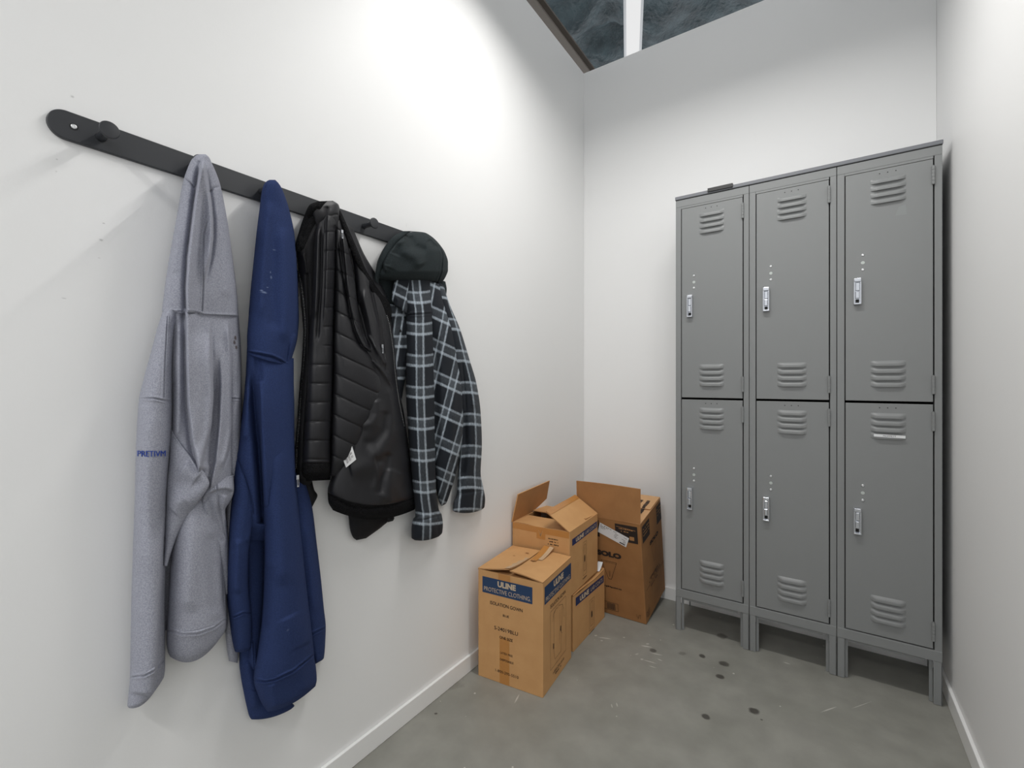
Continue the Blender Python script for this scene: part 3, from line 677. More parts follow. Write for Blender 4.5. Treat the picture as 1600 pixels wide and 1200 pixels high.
# ------------------------------------------------------------------ black jacket, lining outwards
def jacket():
    J = hang_empty('jacket', 512, 335, 'black zip jacket hung inside out, quilted lining and white care label showing', 'jacket')
    sh, ny, fz = M['blk_shell'], M['blk_nylon'], M['blk_fuzz']
    def quilt(y0, dy, sl, x0, amp, xmin=None, yblend=None):
        def f(px, py, U, CI):
            t = (py-y0-sl*(px-x0))/dy; q = np.abs(np.sin(math.pi*t))**.35*amp-.0022*np.exp(-(np.abs(((t+.5) % 1)-.5)*dy/.9)**2)
            if xmin is not None:
                k = 1/(1+np.exp(-(px-xmin)/1.5)); k = np.maximum(k, 1/(1+np.exp(-(py-yblend)/6))); q = q*k
            return q
        return f
    cloth([(543,795,600,795,.012,.012,.02), (545,812,607,812,.012,.012,.024), (547,828,598,822,.012,.012,.022), (552,840,582,834,.012,.012,.016), (557,844,572,841,.012,.012,.006)],
          [('sleeve_end', sh, 0, 4, None)], J, noise=(.003, 8, 12))
    cloth([(603,800,615,800,.012,.012,.01), (603,810,616,810,.012,.012,.01), (606,816,614,814,.012,.012,.004)], [('drawcord_tab', sh, 0, 2, None)], J)
    cloth([(474,738,486,742,.006,.008,.01), (476,758,491,765,.006,.008,.012), (478,770,496,774,.006,.008,.012), (479,783,491,786,.006,.008,.010), (481,797,485,797,.006,.008,.004)],
          [('pocket_bag', sh, 0, 4, None)], J)
    # right front: smooth shell, down to the pile hem
    cloth([(536,345,552,358,.03,.03,.01), (545,380,568,395,.03,.03,.02), (553,420,588,430,.032,.034,.03), (556,460,606,470,.035,.036,.038), (556,500,611,500,.038,.038,.042), (556,550,617,545,.04,.038,.045),
           (556,600,622,598,.042,.036,.048), (548,650,631,645,.042,.034,.052), (535,700,638,695,.04,.032,.056), (520,740,643,738,.038,.03,.058), (512,768,648,775,.036,.03,.058,16), (513,784,649,787,.034,.028,.05,18), (520,797,648,796,.03,.026,.026,15)],
          [('right_front', ny, 0, 10, None), ('hem', fz, 10, 12, None)], J, key='jr', seed=12, noise=(.003, 12, 30), tb=.02, fl=.2,
          folds=[('r', [(610,600),(616,640),(611,680),(596,706),(574,716)], 9, .009), ('r', [(600,640),(600,670),(585,690),(565,694)], 8, -.007), ('r', [(588,622),(592,648),(580,662),(562,666)], 7, .006),
                 ('r', [(625,735),(620,760),(628,785)], 8, .006), ('r', [(594,775),(596,750),(603,735),(606,705)], 6, -.008), ('r', [(612,790),(608,765),(612,730)], 9, .007), ('r', [(596,720),(588,760),(604,785)], 6, .005),
                 ('r', [(545,735),(590,725)], 14, .008), ('c', [(511,772),(545,791),(575,795),(612,790),(650,777)], 2.0, .010, (0,0)), ('r', [(565,450),(578,500),(586,540),(600,580)], 5, .010), ('r', [(577,440),(592,510),(600,560)], 3, -.008),
                 ('r', [(573,520),(590,548),(604,572)], 2.5, .009), ('r', [(580,560),(602,585),(618,612)], 3, .008), ('c', [(596,478),(599,520),(603,590)], 1.4, .004), ('r', [(560,470),(572,520),(585,545)], 4, -.008)])
    # left front with its zip
    cloth([(486,326,512,320,.02,.025,.02), (476,342,515,335,.018,.025,.03), (468,362,512,360,.016,.025,.034), (463,385,508,385,.015,.025,.036), (466,420,504,420,.015,.025,.036), (470,470,498,470,.015,.025,.036), (474,530,494,530,.015,.022,.034),
           (472,590,494,590,.015,.022,.034), (466,650,492,650,.015,.022,.034), (463,705,492,705,.015,.02,.034), (462,745,488,750,.015,.02,.03), (466,757,484,758,.015,.02,.01)],
          [('left_front', sh, 0, 11, None)], J, key='jl', seed=14, noise=(.002, 7, 30), tb=.012,
          folds=[('c', [(482,360),(479,400),(482,450),(484,520),(482,600),(476,680),(474,750)], 1.8, .006), ('r', [(472,395),(478,410),(480,430)], 3, .006)])
    # centre column: smooth sleeve lining at its left, quilting at its right
    cloth([(498,321,526,320,.03,.03,.02), (494,335,530,334,.03,.03,.036), (490,370,530,370,.03,.03,.045), (487,420,529,420,.03,.03,.05), (484,480,528,480,.03,.03,.052), (480,540,526,540,.03,.03,.052), (478,600,524,600,.03,.03,.052),
           (475,660,522,660,.03,.03,.052), (471,722,520,722,.03,.03,.052), (470,738,518,738,.028,.028,.05), (474,752,516,750,.026,.026,.02)],
          [('quilted_lining', ny, 0, 8, None), ('hem', fz, 8, 10, None)], J, key='jc', seed=15, noise=(.001, 9, 40), tb=.012, disp=quilt(392, 29.6, 0, 500, .0045, 508, 560),
          folds=[('s', [(503,520),(507,470),(509,420),(510,370),(511,335)], 5, .009, (.3,.05)), ('r', [(497,350),(495,420),(492,500)], 4, .010), ('r', [(503,350),(501,450),(495,540)], 3, -.008), ('c', [(524,350),(523,450),(521,600),(518,720)], 2.5, .012, (.02,.02)), ('c', [(470,724),(520,724)], 1.2, .005, (0,0))])
    # right quilted panel
    cloth([(524,326,532,328,.035,.035,.01), (523,345,536,350,.035,.035,.02), (523,380,545,385,.04,.04,.026), (523,425,553,430,.045,.045,.030), (522,470,559,472,.048,.048,.034), (521,515,568,518,.05,.05,.038), (520,550,584,550,.05,.052,.042),
           (520,585,601,588,.05,.054,.044), (519,612,604,608,.05,.056,.044), (518,645,592,640,.05,.056,.044), (517,680,574,676,.048,.054,.042), (516,715,558,712,.046,.05,.036), (515,745,540,742,.044,.046,.014)],
          [('quilted_panel', ny, 0, 12, None)], J, key='jq', seed=16, noise=(.0012, 14, 40), tb=.02, disp=quilt(389, 32.5, .47, 525, .0046),
          folds=[('s', [(586,556),(566,540),(556,518),(548,488),(542,450),(538,405),(533,360)], 8, .012, (.05,.1)), ('c', [(527,372),(535,425),(543,465),(552,500),(570,532)], 1.6, .008)])
    # pile collar
    cloth([(526,326,531,327,.05,.05,.008), (530,343,541,349,.05,.05,.012), (541,375,556,384,.05,.05,.014), (553,405,569,412,.05,.05,.014), (567,434,584,438,.052,.052,.014), (580,456,597,459,.055,.055,.014), (591,473,609,474,.056,.056,.013), (598,492,612,489,.056,.056,.010), (604,505,610,503,.056,.056,.004)],
          [('collar', fz, 0, 8, None)], J, noise=(.0008, 5, 8))
    cloth([(496,314.5,512,314,.060,.062,.010), (484,320,504,324,.058,.066,.014), (475,338,496,346,.036,.045,.018), (467,362,486,370,.034,.04,.018), (462,380,480,388,.034,.038,.016), (461,392,475,396,.034,.036,.006)],
          [('collar', fz, 0, 5, None)], J, noise=(.0010, 6, 10), folds=[('r', [(500,322),(480,345),(470,375)], 3, -.005)])
    cloth([(493,315,520,313.5,.060,.060,.006), (485,322,529,320,.054,.054,.018), (486,334,532,333,.048,.048,.026), (491,350,533,350,.044,.044,.020), (500,366,530,366,.040,.040,.006)],
          [('neck_lining', ny, 0, 4, None)], J, noise=(.0015, 6, 12), folds=[('c', [(511,322),(510,350)], 2, .008), ('c', [(514,340),(521,336),(529,335)], 1.2, .004)])
    # zips, pulls, care label
    zm = [M['zinc'], M['blk_shell']]
    zipper(['jl'], [(466,422),(470,440),(473,460),(476,490),(477,515),(476,545),(474,575),(471,605),(469,635),(467,665),(464,700),(463,735)], .9, J, zm)
    zipper(['jr'], [(604,492),(608,505),(612,530),(615,555),(617,580),(620,605),(624,630),(628,650),(632,668)], .9, J, zm)
    def pull(x, y, d, s=1.0):
        P = Vector(on_wall(x, y, d)); m = MB()
        m.bbox((P.x-.003, P.y-.004*s, P.z-.006*s), (P.x+.003, P.y+.004*s, P.z+.006*s), .0012)
        m.bbox((P.x+.002, P.y-.0028*s, P.z-.022*s), (P.x+.004, P.y-.0012*s, P.z-.004), .0006); m.bbox((P.x+.002, P.y+.0012*s, P.z-.022*s), (P.x+.004, P.y+.0028*s, P.z-.004), .0006)
        m.bbox((P.x+.002, P.y-.0028*s, P.z-.024*s), (P.x+.004, P.y+.0028*s, P.z-.020*s), .0006)
        m.build('zip_pull', M['chrome'], J, local=False)
    pull(597, 541, surf('jr', 597, 545)+.006, .9); pull(464.5, 746, .06, 1.0); pull(534, 362, .085, .8)
    m = MB(); g = [(547,697),(553,694.5),(558,718),(543,731),(534,716),(548,706)]
    quadpts = [(545,697.5),(549,703),(535,714.5),(541,730.5),(556.5,718),(549.5,695)]
    P = [drape('jr', x, y, .010) for x, y in quadpts]; Q = [p-np.array([.0012, 0, 0]) for p in P]
    n = len(P); m.add(P+Q, [tuple(range(n)), tuple(reversed(range(n, 2*n)))]+[(i, n+i, n+(i+1) % n, (i+1) % n) for i in range(n)])
    A = np.array([536., 714.]); e = np.array([13.5, -12.2]); dn = np.array([5.6, 13.5])
    for r in range(7):
        for c in range(3 if r % 3 else 2):
            a = .10+.28*c; bnd = a+.22
            q = [A+e*a+dn*(.1+r*.12), A+e*bnd+dn*(.1+r*.12), A+e*bnd+dn*(.14+r*.12), A+e*a+dn*(.14+r*.12)]
            m.add([drape('jr', x, y, .0106) for x, y in q], [(0, 1, 2, 3)], 1)
    m.build('care_label', [M['tag'], M['ink']], J, local=False)
jacket()

# ------------------------------------------------------------------ plaid shirt jacket with a dark hood
def shirt():
    H = hang_empty('shirt_jacket', 650, 375, 'black and white plaid flannel shirt jacket with charcoal hood, rightmost on the rail', 'shirt jacket')
    pl, hb = M['plaid'], M['hood_blk']
    def uv_sleeve(u0, v0, kx=355., ky=480., bow=.006):
        def f(px, py, U, CI, G):
            c = ((G[:, 0]+G[:, 2])/2)[:, None]
            return (px-c)/kx+u0+3.0, py/ky+v0-bow*np.sin(math.pi*U)+3.0*0
        return f
    # far sleeve
    cloth([(680,436,693,446,.015,.02,.02), (684,462,702,474,.015,.02,.032), (692,500,718,512,.015,.02,.04), (701,545,733,560,.015,.02,.046), (710,595,745,602,.015,.02,.05), (716,645,751,645,.015,.02,.05), (718,695,753,695,.015,.02,.05),
           (716,735,751,738,.015,.02,.048), (713,773,756,766,.015,.02,.046), (708,786,758,780,.015,.02,.042), (707,797,757,792,.015,.02,.028,3), (711,800,752,797,.015,.02,.010,3)],
          [('sleeve', pl, 0, 8, None), ('cuff', pl, 8, 11, None)], H, key='ps', seed=21, noise=(.002, 10, 40), uv=uv_sleeve(.045, .02, bow=-.004),
          folds=[('r', [(705,690),(712,730),(708,775)], 5, .014), ('r', [(726,640),(728,700),(722,750)], 5, -.012), ('r', [(735,560),(742,640)], 5, .008), ('c', [(710,771),(735,769),(758,765)], 1.6, .004, (0,0)), ('c', [(722,560),(727,610),(729,650)], 2, .008),
                 ('r', [(705,800),(707,780),(716,760)], 4, .014, (.02,.3))])
    cloth([(686,436,696,440,.008,.01,.01), (688,448,698,452,.008,.01,.01), (690,460,697,464,.008,.01,.006)], [('hood_lining', hb, 0, 2, None)], H)
    # body between the sleeves
    def uvb(px, py, U, CI, G): return (px+.24*(py-600)+.0008*(py-600)**2*.3)/330.+2.02, (py-.46*(px-690))/480.+.05
    cloth([(655,436,688,444,.02,.025,.03), (664,470,700,482,.02,.025,.04), (668,515,712,522,.02,.03,.046), (670,570,720,570,.02,.03,.05), (672,620,724,620,.02,.03,.052), (674,665,725,665,.02,.03,.052), (677,710,719,708,.02,.03,.048),
           (680,745,712,742,.02,.03,.042), (683,772,704,768,.02,.025,.03), (687,786,700,780,.02,.025,.02), (690,791,697,787,.02,.02,.006)],
          [('body', pl, 0, 10, None)], H, seed=22, noise=(.002, 10, 40), uv=uvb,
          folds=[('s', [(724,560),(727,600),(725,640),(722,690),(712,725)], 9, .014, (.2,.1)), ('r', [(683,520),(682,620),(684,720)], 5, -.012), ('r', [(710,590),(706,680),(698,750)], 7, .010), ('r', [(719,700),(712,735),(705,770)], 3, .010)])
    # dark lining seen under the hood
    cloth([(588,425,640,430,.012,.02,.012), (586,438,640,440,.012,.02,.016), (589,452,630,458,.012,.02,.016), (597,466,622,474,.012,.02,.014), (604,476,618,484,.012,.02,.006)], [('hood_lining', hb, 0, 4, None)], H)
    # button placket edge and inner front
    cloth([(606,474,622,478,.03,.03,.006), (609,486,634,484,.03,.03,.010), (611,505,640,502,.03,.03,.014), (613,530,644,530,.03,.03,.016), (615,560,642,560,.03,.03,.016), (617,590,634,590,.03,.03,.014), (620,620,628,622,.03,.03,.008), (622,640,626,640,.03,.03,.003)],
          [('front_placket', pl, 0, 7, None)], H, key='pp', seed=25, noise=(.0015, 7, 14), uv=lambda px, py, U, CI, G: (px/355.+.262+(py-530)*.0004, py/480.+.07),
          folds=[('r', [(612,488),(622,490),(632,500),(637,520),(636,545),(628,575)], 2.2, .005), ('r', [(620,495),(624,540)], 4, -.005)])
    m = MB(); P = Vector(drape('pp', 625.5, 517, .0005)); m.lathe(P, (1, 0, .1), [(0, .0045), (.0015, .0045), (.002, .0036), (.0012, .003)], 16); m.build('button', M['dark'], H, local=False)
    # near sleeve, shoulder yoke and cuff
    cloth([(624,434,676,438,.03,.03,.035), (628,460,677,464,.03,.03,.045), (634,491,678,491,.03,.03,.052), (634,540,679,540,.03,.03,.056), (634,600,680,600,.03,.03,.056), (637,660,680,660,.03,.03,.056), (641,720,681,720,.03,.03,.054), (646,775,682,770,.03,.03,.05),
           (649,806,686,797,.028,.028,.046), (645,812,690,804,.026,.026,.052,2), (643,828,692,820,.024,.024,.050,3), (643,840,691,832,.022,.022,.034,3), (648,844,686,838,.022,.022,.010,3)],
          [('yoke', pl, 0, 2, None), ('sleeve', pl, 2, 9, None), ('cuff', pl, 9, 12, None)], H, key='pn', seed=23, noise=(.0016, 9, 50), uv=uv_sleeve(.0858, .0128),
          folds=[('m', [(630,496),(641,491),(662,490),(680,489)], 2, .002, (0,0)), ('c', [(634,499),(636,520),(635,560)], 2, .006), ('r', [(652,520),(654,640),(660,760)], 9, .004), ('r', [(672,760),(684,795)], 4, .006), ('c', [(643,811),(660,813),(676,808),(692,803)], 1.8, .006, (0,0)),
                 ('r', [(683,800),(685,838)], 3, -.005), ('c', [(679,490),(680,600)], 2, .006)])
    # collar leaf
    cloth([(618,434,646,436,.05,.055,.010), (614,450,643,456,.05,.055,.012), (612,466,640,470,.05,.055,.012), (616,476,638,482,.05,.055,.010), (627,485,636,490,.05,.055,.004)],
          [('collar', pl, 0, 4, None)], H, seed=24, noise=(.001, 5, 9), uv=lambda px, py, U, CI, G: ((px+.25*(py-440))/300.+1.13, (py-.5*(px-600))/480.+.055), folds=[('r', [(616,462),(622,470),(620,480)], 3, .006)])
    # hood
    cloth([(631,361,640,361,.030,.030,.006), (621,365,662,363,.028,.028,.034), (611,372,675,370,.026,.026,.056), (602,384,687,382,.026,.026,.070), (594,398,696,396,.026,.024,.078), (589,411,700,410,.026,.022,.080), (587,423,700,422,.026,.022,.078), (586,431,697,431,.026,.022,.066), (588,436,693,438,.026,.022,.045), (594,438,688,442,.026,.022,.012)],
          [('hood', hb, 0, 9, None)], H, key='ph', p=.45, seed=26, noise=(.002, 16, 16), tb=.01,
          folds=[('r', [(627,372),(632,392),(650,402),(660,418)], 9, .012), ('r', [(640,368),(648,385),(668,392)], 6, -.009), ('s', [(602,428),(598,412),(606,396),(618,380),(633,365)], 7, .012, (.1,.05)), ('m', [(671,368),(686,382),(692,398),(690,425),(684,440)], 1.8, .0022, (0,0)),
                 ('r', [(618,396),(608,420)], 8, .008), ('r', [(670,374),(677,384),(690,386)], 4, -.007)])
    cloth([(627,362,642,361,.082,.085,.006), (614,370,626,374,.080,.088,.010), (603,383,614,389,.074,.084,.010), (593,402,603,407,.066,.078,.010), (587,424,595,426,.056,.066,.010), (584,440,592,440,.044,.050,.010), (588,454,596,452,.036,.04,.008), (596,466,602,463,.03,.034,.004)],
          [('hood_rim', hb, 0, 7, None)], H, noise=(.0004, 5, 9))
shirt()

# ------------------------------------------------------------------ cardboard boxes
def sheet(name, a, b, c, d, mt, parent, th=.0042, bump=None, n=(14, 14), in_mat=None):
    """board with thickness: a,b = hinge ends, d,c = free ends (a-d and b-c are the sides)"""
    a, b, c, d = map(Vector, (a, b, c, d)); nx, ny = n; nrm = (b-a).cross(d-a).normalized()
    top = []; 
    for j in range(ny+1):
        t = j/ny
        for i in range(nx+1):
            s = i/nx; p = (a.lerp(b, s)).lerp(d.lerp(c, s), t)
            if bump: p = p+Vector((0, 0, bump(s, t)))
            top.append(p)
    bot = [p-nrm*th for p in top]; N = len(top); w = nx+1; f = []; mi = []
    for j in range(ny):
        for i in range(nx):
            q = j*w+i; f.append((q, q+1, q+w+1, q+w)); mi.append(0); f.append((N+q, N+q+w, N+q+w+1, N+q+1)); mi.append(1 if in_mat else 0)
    rim = [i for i in range(w)]+[j*w+nx for j in range(1, ny+1)]+[ny*w+i for i in range(nx-1, -1, -1)]+[j*w for j in range(ny-1, 0, -1)]
    for k in range(len(rim)): p, q = rim[k], rim[(k+1) % len(rim)]; f.append((p, N+p, N+q, q)); mi.append(1 if in_mat else 0)
    m = MB(); m.add(top+bot, f); m.m = mi
    return m.build(name, [mt]+([in_mat] if in_mat else []), parent, smooth=False)
def carton(name, loc, rot, w, d, h, mt, label, group=None, r=.004, topfn=None):
    E = empty(name, loc, label, 'cardboard box', group); E.rotation_euler = rot
    m = MB(); ring = []; k = 5
    for cx, cy, a0 in ((w-r, r, -90), (w-r, d-r, 0), (r, d-r, 90), (r, r, 180)):
        for i in range(k):
            a = math.radians(a0+90*i/(k-1)); ring.append((cx+r*math.cos(a), cy+r*math.sin(a)))
    # resample long sides so the top edge can wave
    pts = []
    for i in range(len(ring)):
        p, q = ring[i], ring[(i+1) % len(ring)]; L = math.hypot(q[0]-p[0], q[1]-p[1]); nn = max(1, int(L/.012))
        for j in range(nn): pts.append((p[0]+(q[0]-p[0])*j/nn, p[1]+(q[1]-p[1])*j/nn))
    n = len(pts); th = .004; cx, cy = w/2, d/2; vs = []
    top = lambda p: h+(topfn(p[0], p[1]) if topfn else 0)
    inn = [(cx+(p[0]-cx)*(1-th*2/w), cy+(p[1]-cy)*(1-th*2/d)) for p in pts]
    vs += [(p[0], p[1], .001) for p in pts]+[(p[0], p[1], top(p)) for p in pts]+[(q[0], q[1], top(p)) for p, q in zip(pts, inn)]+[(q[0], q[1], .006) for q in inn]
    fs = []
    for j in range(3):
        for i in range(n): fs.append((j*n+i, j*n+(i+1) % n, (j+1)*n+(i+1) % n, (j+1)*n+i))
    fs.append(tuple(reversed(range(n)))); fs.append(tuple(range(3*n, 4*n)))
    m.add(vs, fs); m.m = [0]*(2*n)+[1]*n+[0, 1]; m.build('carton_body', [mt, M['card_in']], E)
    return E
def split_print(m, mats, E):
    names = {M['teal_ink'].name: 'blue_panel', M['navy_ink'].name: 'blue_panel', M['tanprint'].name: 'panel_lettering', M['card_in'].name: 'panel_lettering', M['tape_clear'].name: 'tape_wrinkle', M['ink'].name: 'printed_text'}
    seen = set()
    for i, mt in enumerate(mats):
        k = MB(); fs = [f for f, mi in zip(m.f, m.m) if mi == i]
        if not fs: continue
        ids = sorted({v for f in fs for v in f}); rm = {v: j for j, v in enumerate(ids)}
        k.v = [m.v[v] for v in ids]; k.f = [tuple(rm[v] for v in f) for f in fs]; k.m = [0]*len(fs)
        nm = 'black_panel' if (mt is M['ink'] and i == 0 and len(mats) == 3) else names[mt.name]
        k.build(nm, mt, E)
def scrawl(mb, fn, x0, x1, y0, y1, mi=0, seed=1, n=9):     # print too small to read in the photo
    r = random.Random(seed); x = x0; st = (x1-x0)/n
    while x < x1-.3*st:
        wd = st*r.uniform(.35, .85); hh = (y1-y0); 
        if r.random() < .84:
            quad(mb, fn, x, min(x+wd, x1), y0+hh*r.uniform(0, .25), y1-hh*r.uniform(0, .25), mi)
        x += wd+st*r.uniform(.12, .3)
OFF = .0007
def box_gown():
    w, d, h = .277, .278, .4125
    E = carton('cardboard_box', (-1.118, 1.399, 0), (0, 0, math.radians(5.6)), w, d, h, M['card'], 'tall closed brown box with torn top flaps and blue panels, nearest on the floor')
    fr = lambda x, z: (x, -OFF, z); fr2 = lambda x, z: (x, -OFF*1.8, z); frt = lambda x, z: (x, -OFF*.45, z); frt3 = lambda x, z: (x, -OFF*2.6, z)
    m = MB()
    quad(m, frt, .097, .139, .0005, .175); m.build('tape', M['tape'], E)
    m = MB(); quad(m, frt3, .092, .143, .3895, .412); m.build('tape', M['tape'], E)
    m = MB()
    quad(m, fr, .0208, .2349, .328, .389, 0)
    place_text(m, 'ULINE', fr2, .0885, .1668, .3610, .3830, 1, .05)
    place_text(m, 'PROTECTIVE CLOTHING.', fr2, .0285, .2290, .3365, .3525, 1, .0)
    place_text(m, 'ISOLATION GOWN', fr2, .0557, .195, .2890, .3022, 2, .01)
    place_text(m, 'BLUE', fr2, .1117, .1375, .2545, .2630, 2, .01)
    place_text(m, 'S-24019BLU', fr2, .0739, .1757, .1975, .2115, 2, .005)
    place_text(m, 'ONE SIZE', fr2, .0971, .1534, .1690, .1795, 2, .01)
    place_text(m, 'LATEX FREE', fr2, .1005, .1535, .1125, .1205, 2, .005)
    place_text(m, 'DISPOSABLE', fr2, .0996, .1570, .0870, .0955, 2, .005)
    place_text(m, '1-800-295-5510', fr2, .0788, .1780, .0395, .0498, 2, .0)
    split_print(m, [M['teal_ink'], M['tanprint'], M['ink']], E)
    sd = lambda y, z: (w+OFF, y, z); sd2 = lambda y, z: (w+OFF*1.8, y, z)
    m = MB(); quad(m, sd, .0135, .272, .3285, .393, 0)
    place_text(m, 'ULINE', sd2, .094, .190, .3620, .3860, 1, .05)
    place_text(m, 'PROTECTIVE CLOTHING.', sd2, .022, .262, .3350, .3520, 1)
    place_text(m, 'ISOLATION GOWN', sd2, .063, .212, .2930, .3070, 2)
    a, b, lo, hi, t = .064, .214, .064, .281, .0011
    line(m, sd2, [(a, lo), (b, lo), (b, hi), (a, hi), (a, lo)], t, 2)
    # gown drawing
    line(m, sd2, [(.096, .262), (.098, .115), (.105, .085), (.165, .085), (.178, .262)], t, 2)
    line(m, sd2, [(.096, .262), (.118, .273), (.130, .268), (.142, .273), (.180, .262), (.192, .240), (.196, .205)], t, 2)
    line(m, sd2, [(.085, .235), (.091, .262), (.118, .273)], t, 2); line(m, sd2, [(.155, .250), (.152, .120)], t*.7, 2)
    quad(m, sd2, .090, .096, .130, .150, 2); quad(m, sd2, .160, .166, .165, .185, 2); line(m, sd2, [(.155, .176), (.176, .150)], t, 2)
    place_text(m, '1-800-295-5510', sd2, .088, .195, .0360, .0460, 2); scrawl(m, sd2, .11, .165, .024, .031, 2, 3, 6)
    split_print(m, [M['teal_ink'], M['tanprint'], M['ink']], E)
    # inner minor flaps then the two torn major flaps
    sheet('flap', (.004, .003, h-.003), (w-.004, .003, h-.003), (w-.006, .135, h-.012), (.006, .135, h-.012), M['card'], E, in_mat=M['card_in'])
    sheet('flap', (w-.004, d-.003, h-.003), (.004, d-.003, h-.003), (.006, d-.135, h-.010), (w-.006, d-.135, h-.010), M['card'], E, in_mat=M['card_in'])
    lift = lambda t, k: k*math.exp(-t*5.0)
    fl = sheet('flap', (0, d, h+.003), (0, 0, h+.003), (.1365, 0, h+.004), (.1365, d, h+.004), M['card'], E, in_mat=M['card_in'],
               bump=lambda s, t: (t**1.2)*(.021*math.exp(-(1-s)*3.5))+.004*math.sin(math.pi*t)*math.sin(math.pi*s), n=(24, 18))
    f2 = sheet('flap', (w, 0, h+.003), (w, d, h+.003), (.1405, d, h+.004), (.1405, 0, h+.004), M['card'], E, in_mat=M['card_in'],
               bump=lambda s, t: (t**1.1)*(.016*math.exp(-s*4.2))+.003*math.sin(math.pi*t), n=(24, 18))
    for o in (f2,):       # keep its outside upwards
        pass
    zt = lambda x, y, k: h+.0045+(min(x, .1365)/.1365)**1.2*(.021*math.exp(-(y/d)*3.5))+k
    m = MB(); r = random.Random(4); P = []; n = 14
    for i in range(n+1):
        y = .004+.165*i/n; xi = .1360-.0*i; xo = .112+.004*math.sin(i*1.7)+(.010 if i > 10 else 0)
        P.append(((xo, y, zt(xo, y, .0012)), (xi, y, zt(xi, y, .0018))))
    for i in range(n): m.add([P[i][0], P[i][1], P[i+1][1], P[i+1][0]], [(0, 1, 2, 3)])
    m.build('torn_tape', M['tape_clear'], E)
    m = MB()
    for x0, x1, mi in ((.150, .176, 0), (.176, .194, 1)):
        q = [(x0, .150+.02*mi), (x1, .150+.02*mi), (x1+.001, d+.006), (x0+.001, d+.006)]; Z = [h+.010, h+.0095, h+.024, h+.027]
        n = 6
        for i in range(n):
            def pt(k, t): 
                a = q[0] if k == 0 else q[1]; bb = q[3] if k == 0 else q[2]; za = Z[0] if k == 0 else Z[1]; zb = Z[3] if k == 0 else Z[2]
                return (a[0]+(bb[0]-a[0])*t, a[1]+(bb[1]-a[1])*t, za+(zb-za)*t**2.2)
            m.add([pt(0, i/n), pt(1, i/n), pt(1, (i+1)/n), pt(0, (i+1)/n)], [(0, 1, 2, 3)], mi)
    m.build('tape_end', [M['tape'], M['tape_clear']], E)
    for x, y, a, b in ((.166, .150, .009, .006), (.105, .215, .008, .005), (.072, .160, .006, .004)):
        m = MB(); k = 12; m.add([(x+a*math.cos(6.283*i/k), y+b*math.sin(6.283*i/k), h+.0118 if x > .15 else zt(x, y, .0022)+.002) for i in range(k)], [tuple(range(k))])
        m.build('tear_hole', M['card_in'], E)
box_gown()

def lab_side(E, w, z0b, z1b, y0, y1, drop=0.0, fig=None, d=.32, tall=.15):
    """blue band with lettering and the coat drawing on the right face; the band may run downhill by drop"""
    sl = lambda y: -drop*(y-y0)/(y1-y0)
    sd = lambda y, z: (w+OFF, y, z+sl(y)); sd2 = lambda y, z: (w+OFF*1.8, y, z+sl(y)); p = lambda y, z: (w+OFF*1.8, y, z)
    m = MB(); quad(m, sd, y0, y1, z0b, z1b, 0); L = y1-y0; zc = (z0b+z1b)/2; hh = (z1b-z0b)*.30
    place_text(m, 'ULINE', sd2, y0+L*.13, y0+L*.44, zc-hh*1.05, zc+hh*1.05, 1, .05)
    place_text(m, 'LAB COATS', sd2, y0+L*.50, y0+L*.95, zc-hh*.85, zc+hh*.85, 1, .0)
    fa, fb, f0, f1 = fig; t = .0011
    line(m, p, [(fa, f0), (fb, f0), (fb, f1), (fa, f1), (fa, f0)], t, 2); c = (fa+fb)/2; H = f1-f0; q = (fb-fa)
    line(m, p, [(c-q*.28, f0+H*.12), (c-q*.28, f1-H*.12), (c-q*.1, f1-H*.06), (c, f1-H*.10), (c+q*.1, f1-H*.06), (c+q*.28, f1-H*.12), (c+q*.28, f0+H*.12), (c-q*.28, f0+H*.12)], t, 2)
    line(m, p, [(c, f0+H*.12), (c, f1-H*.1)], t*.7, 2)
    m.add([p(c-q*.12, f0+H*.42), p(c, f0+H*.36), p(c+q*.12, f0+H*.42), p(c+q*.10, f0+H*.56), p(c, f0+H*.62), p(c-q*.10, f0+H*.56)], [(0, 1, 2, 3, 4, 5)], 2)
    scrawl(m, p, fa-.004, fb+.008, f0-.016, f0-.010, 2, 5, 6)
    split_print(m, [M['navy_ink'], M['tanprint'], M['ink']], E)
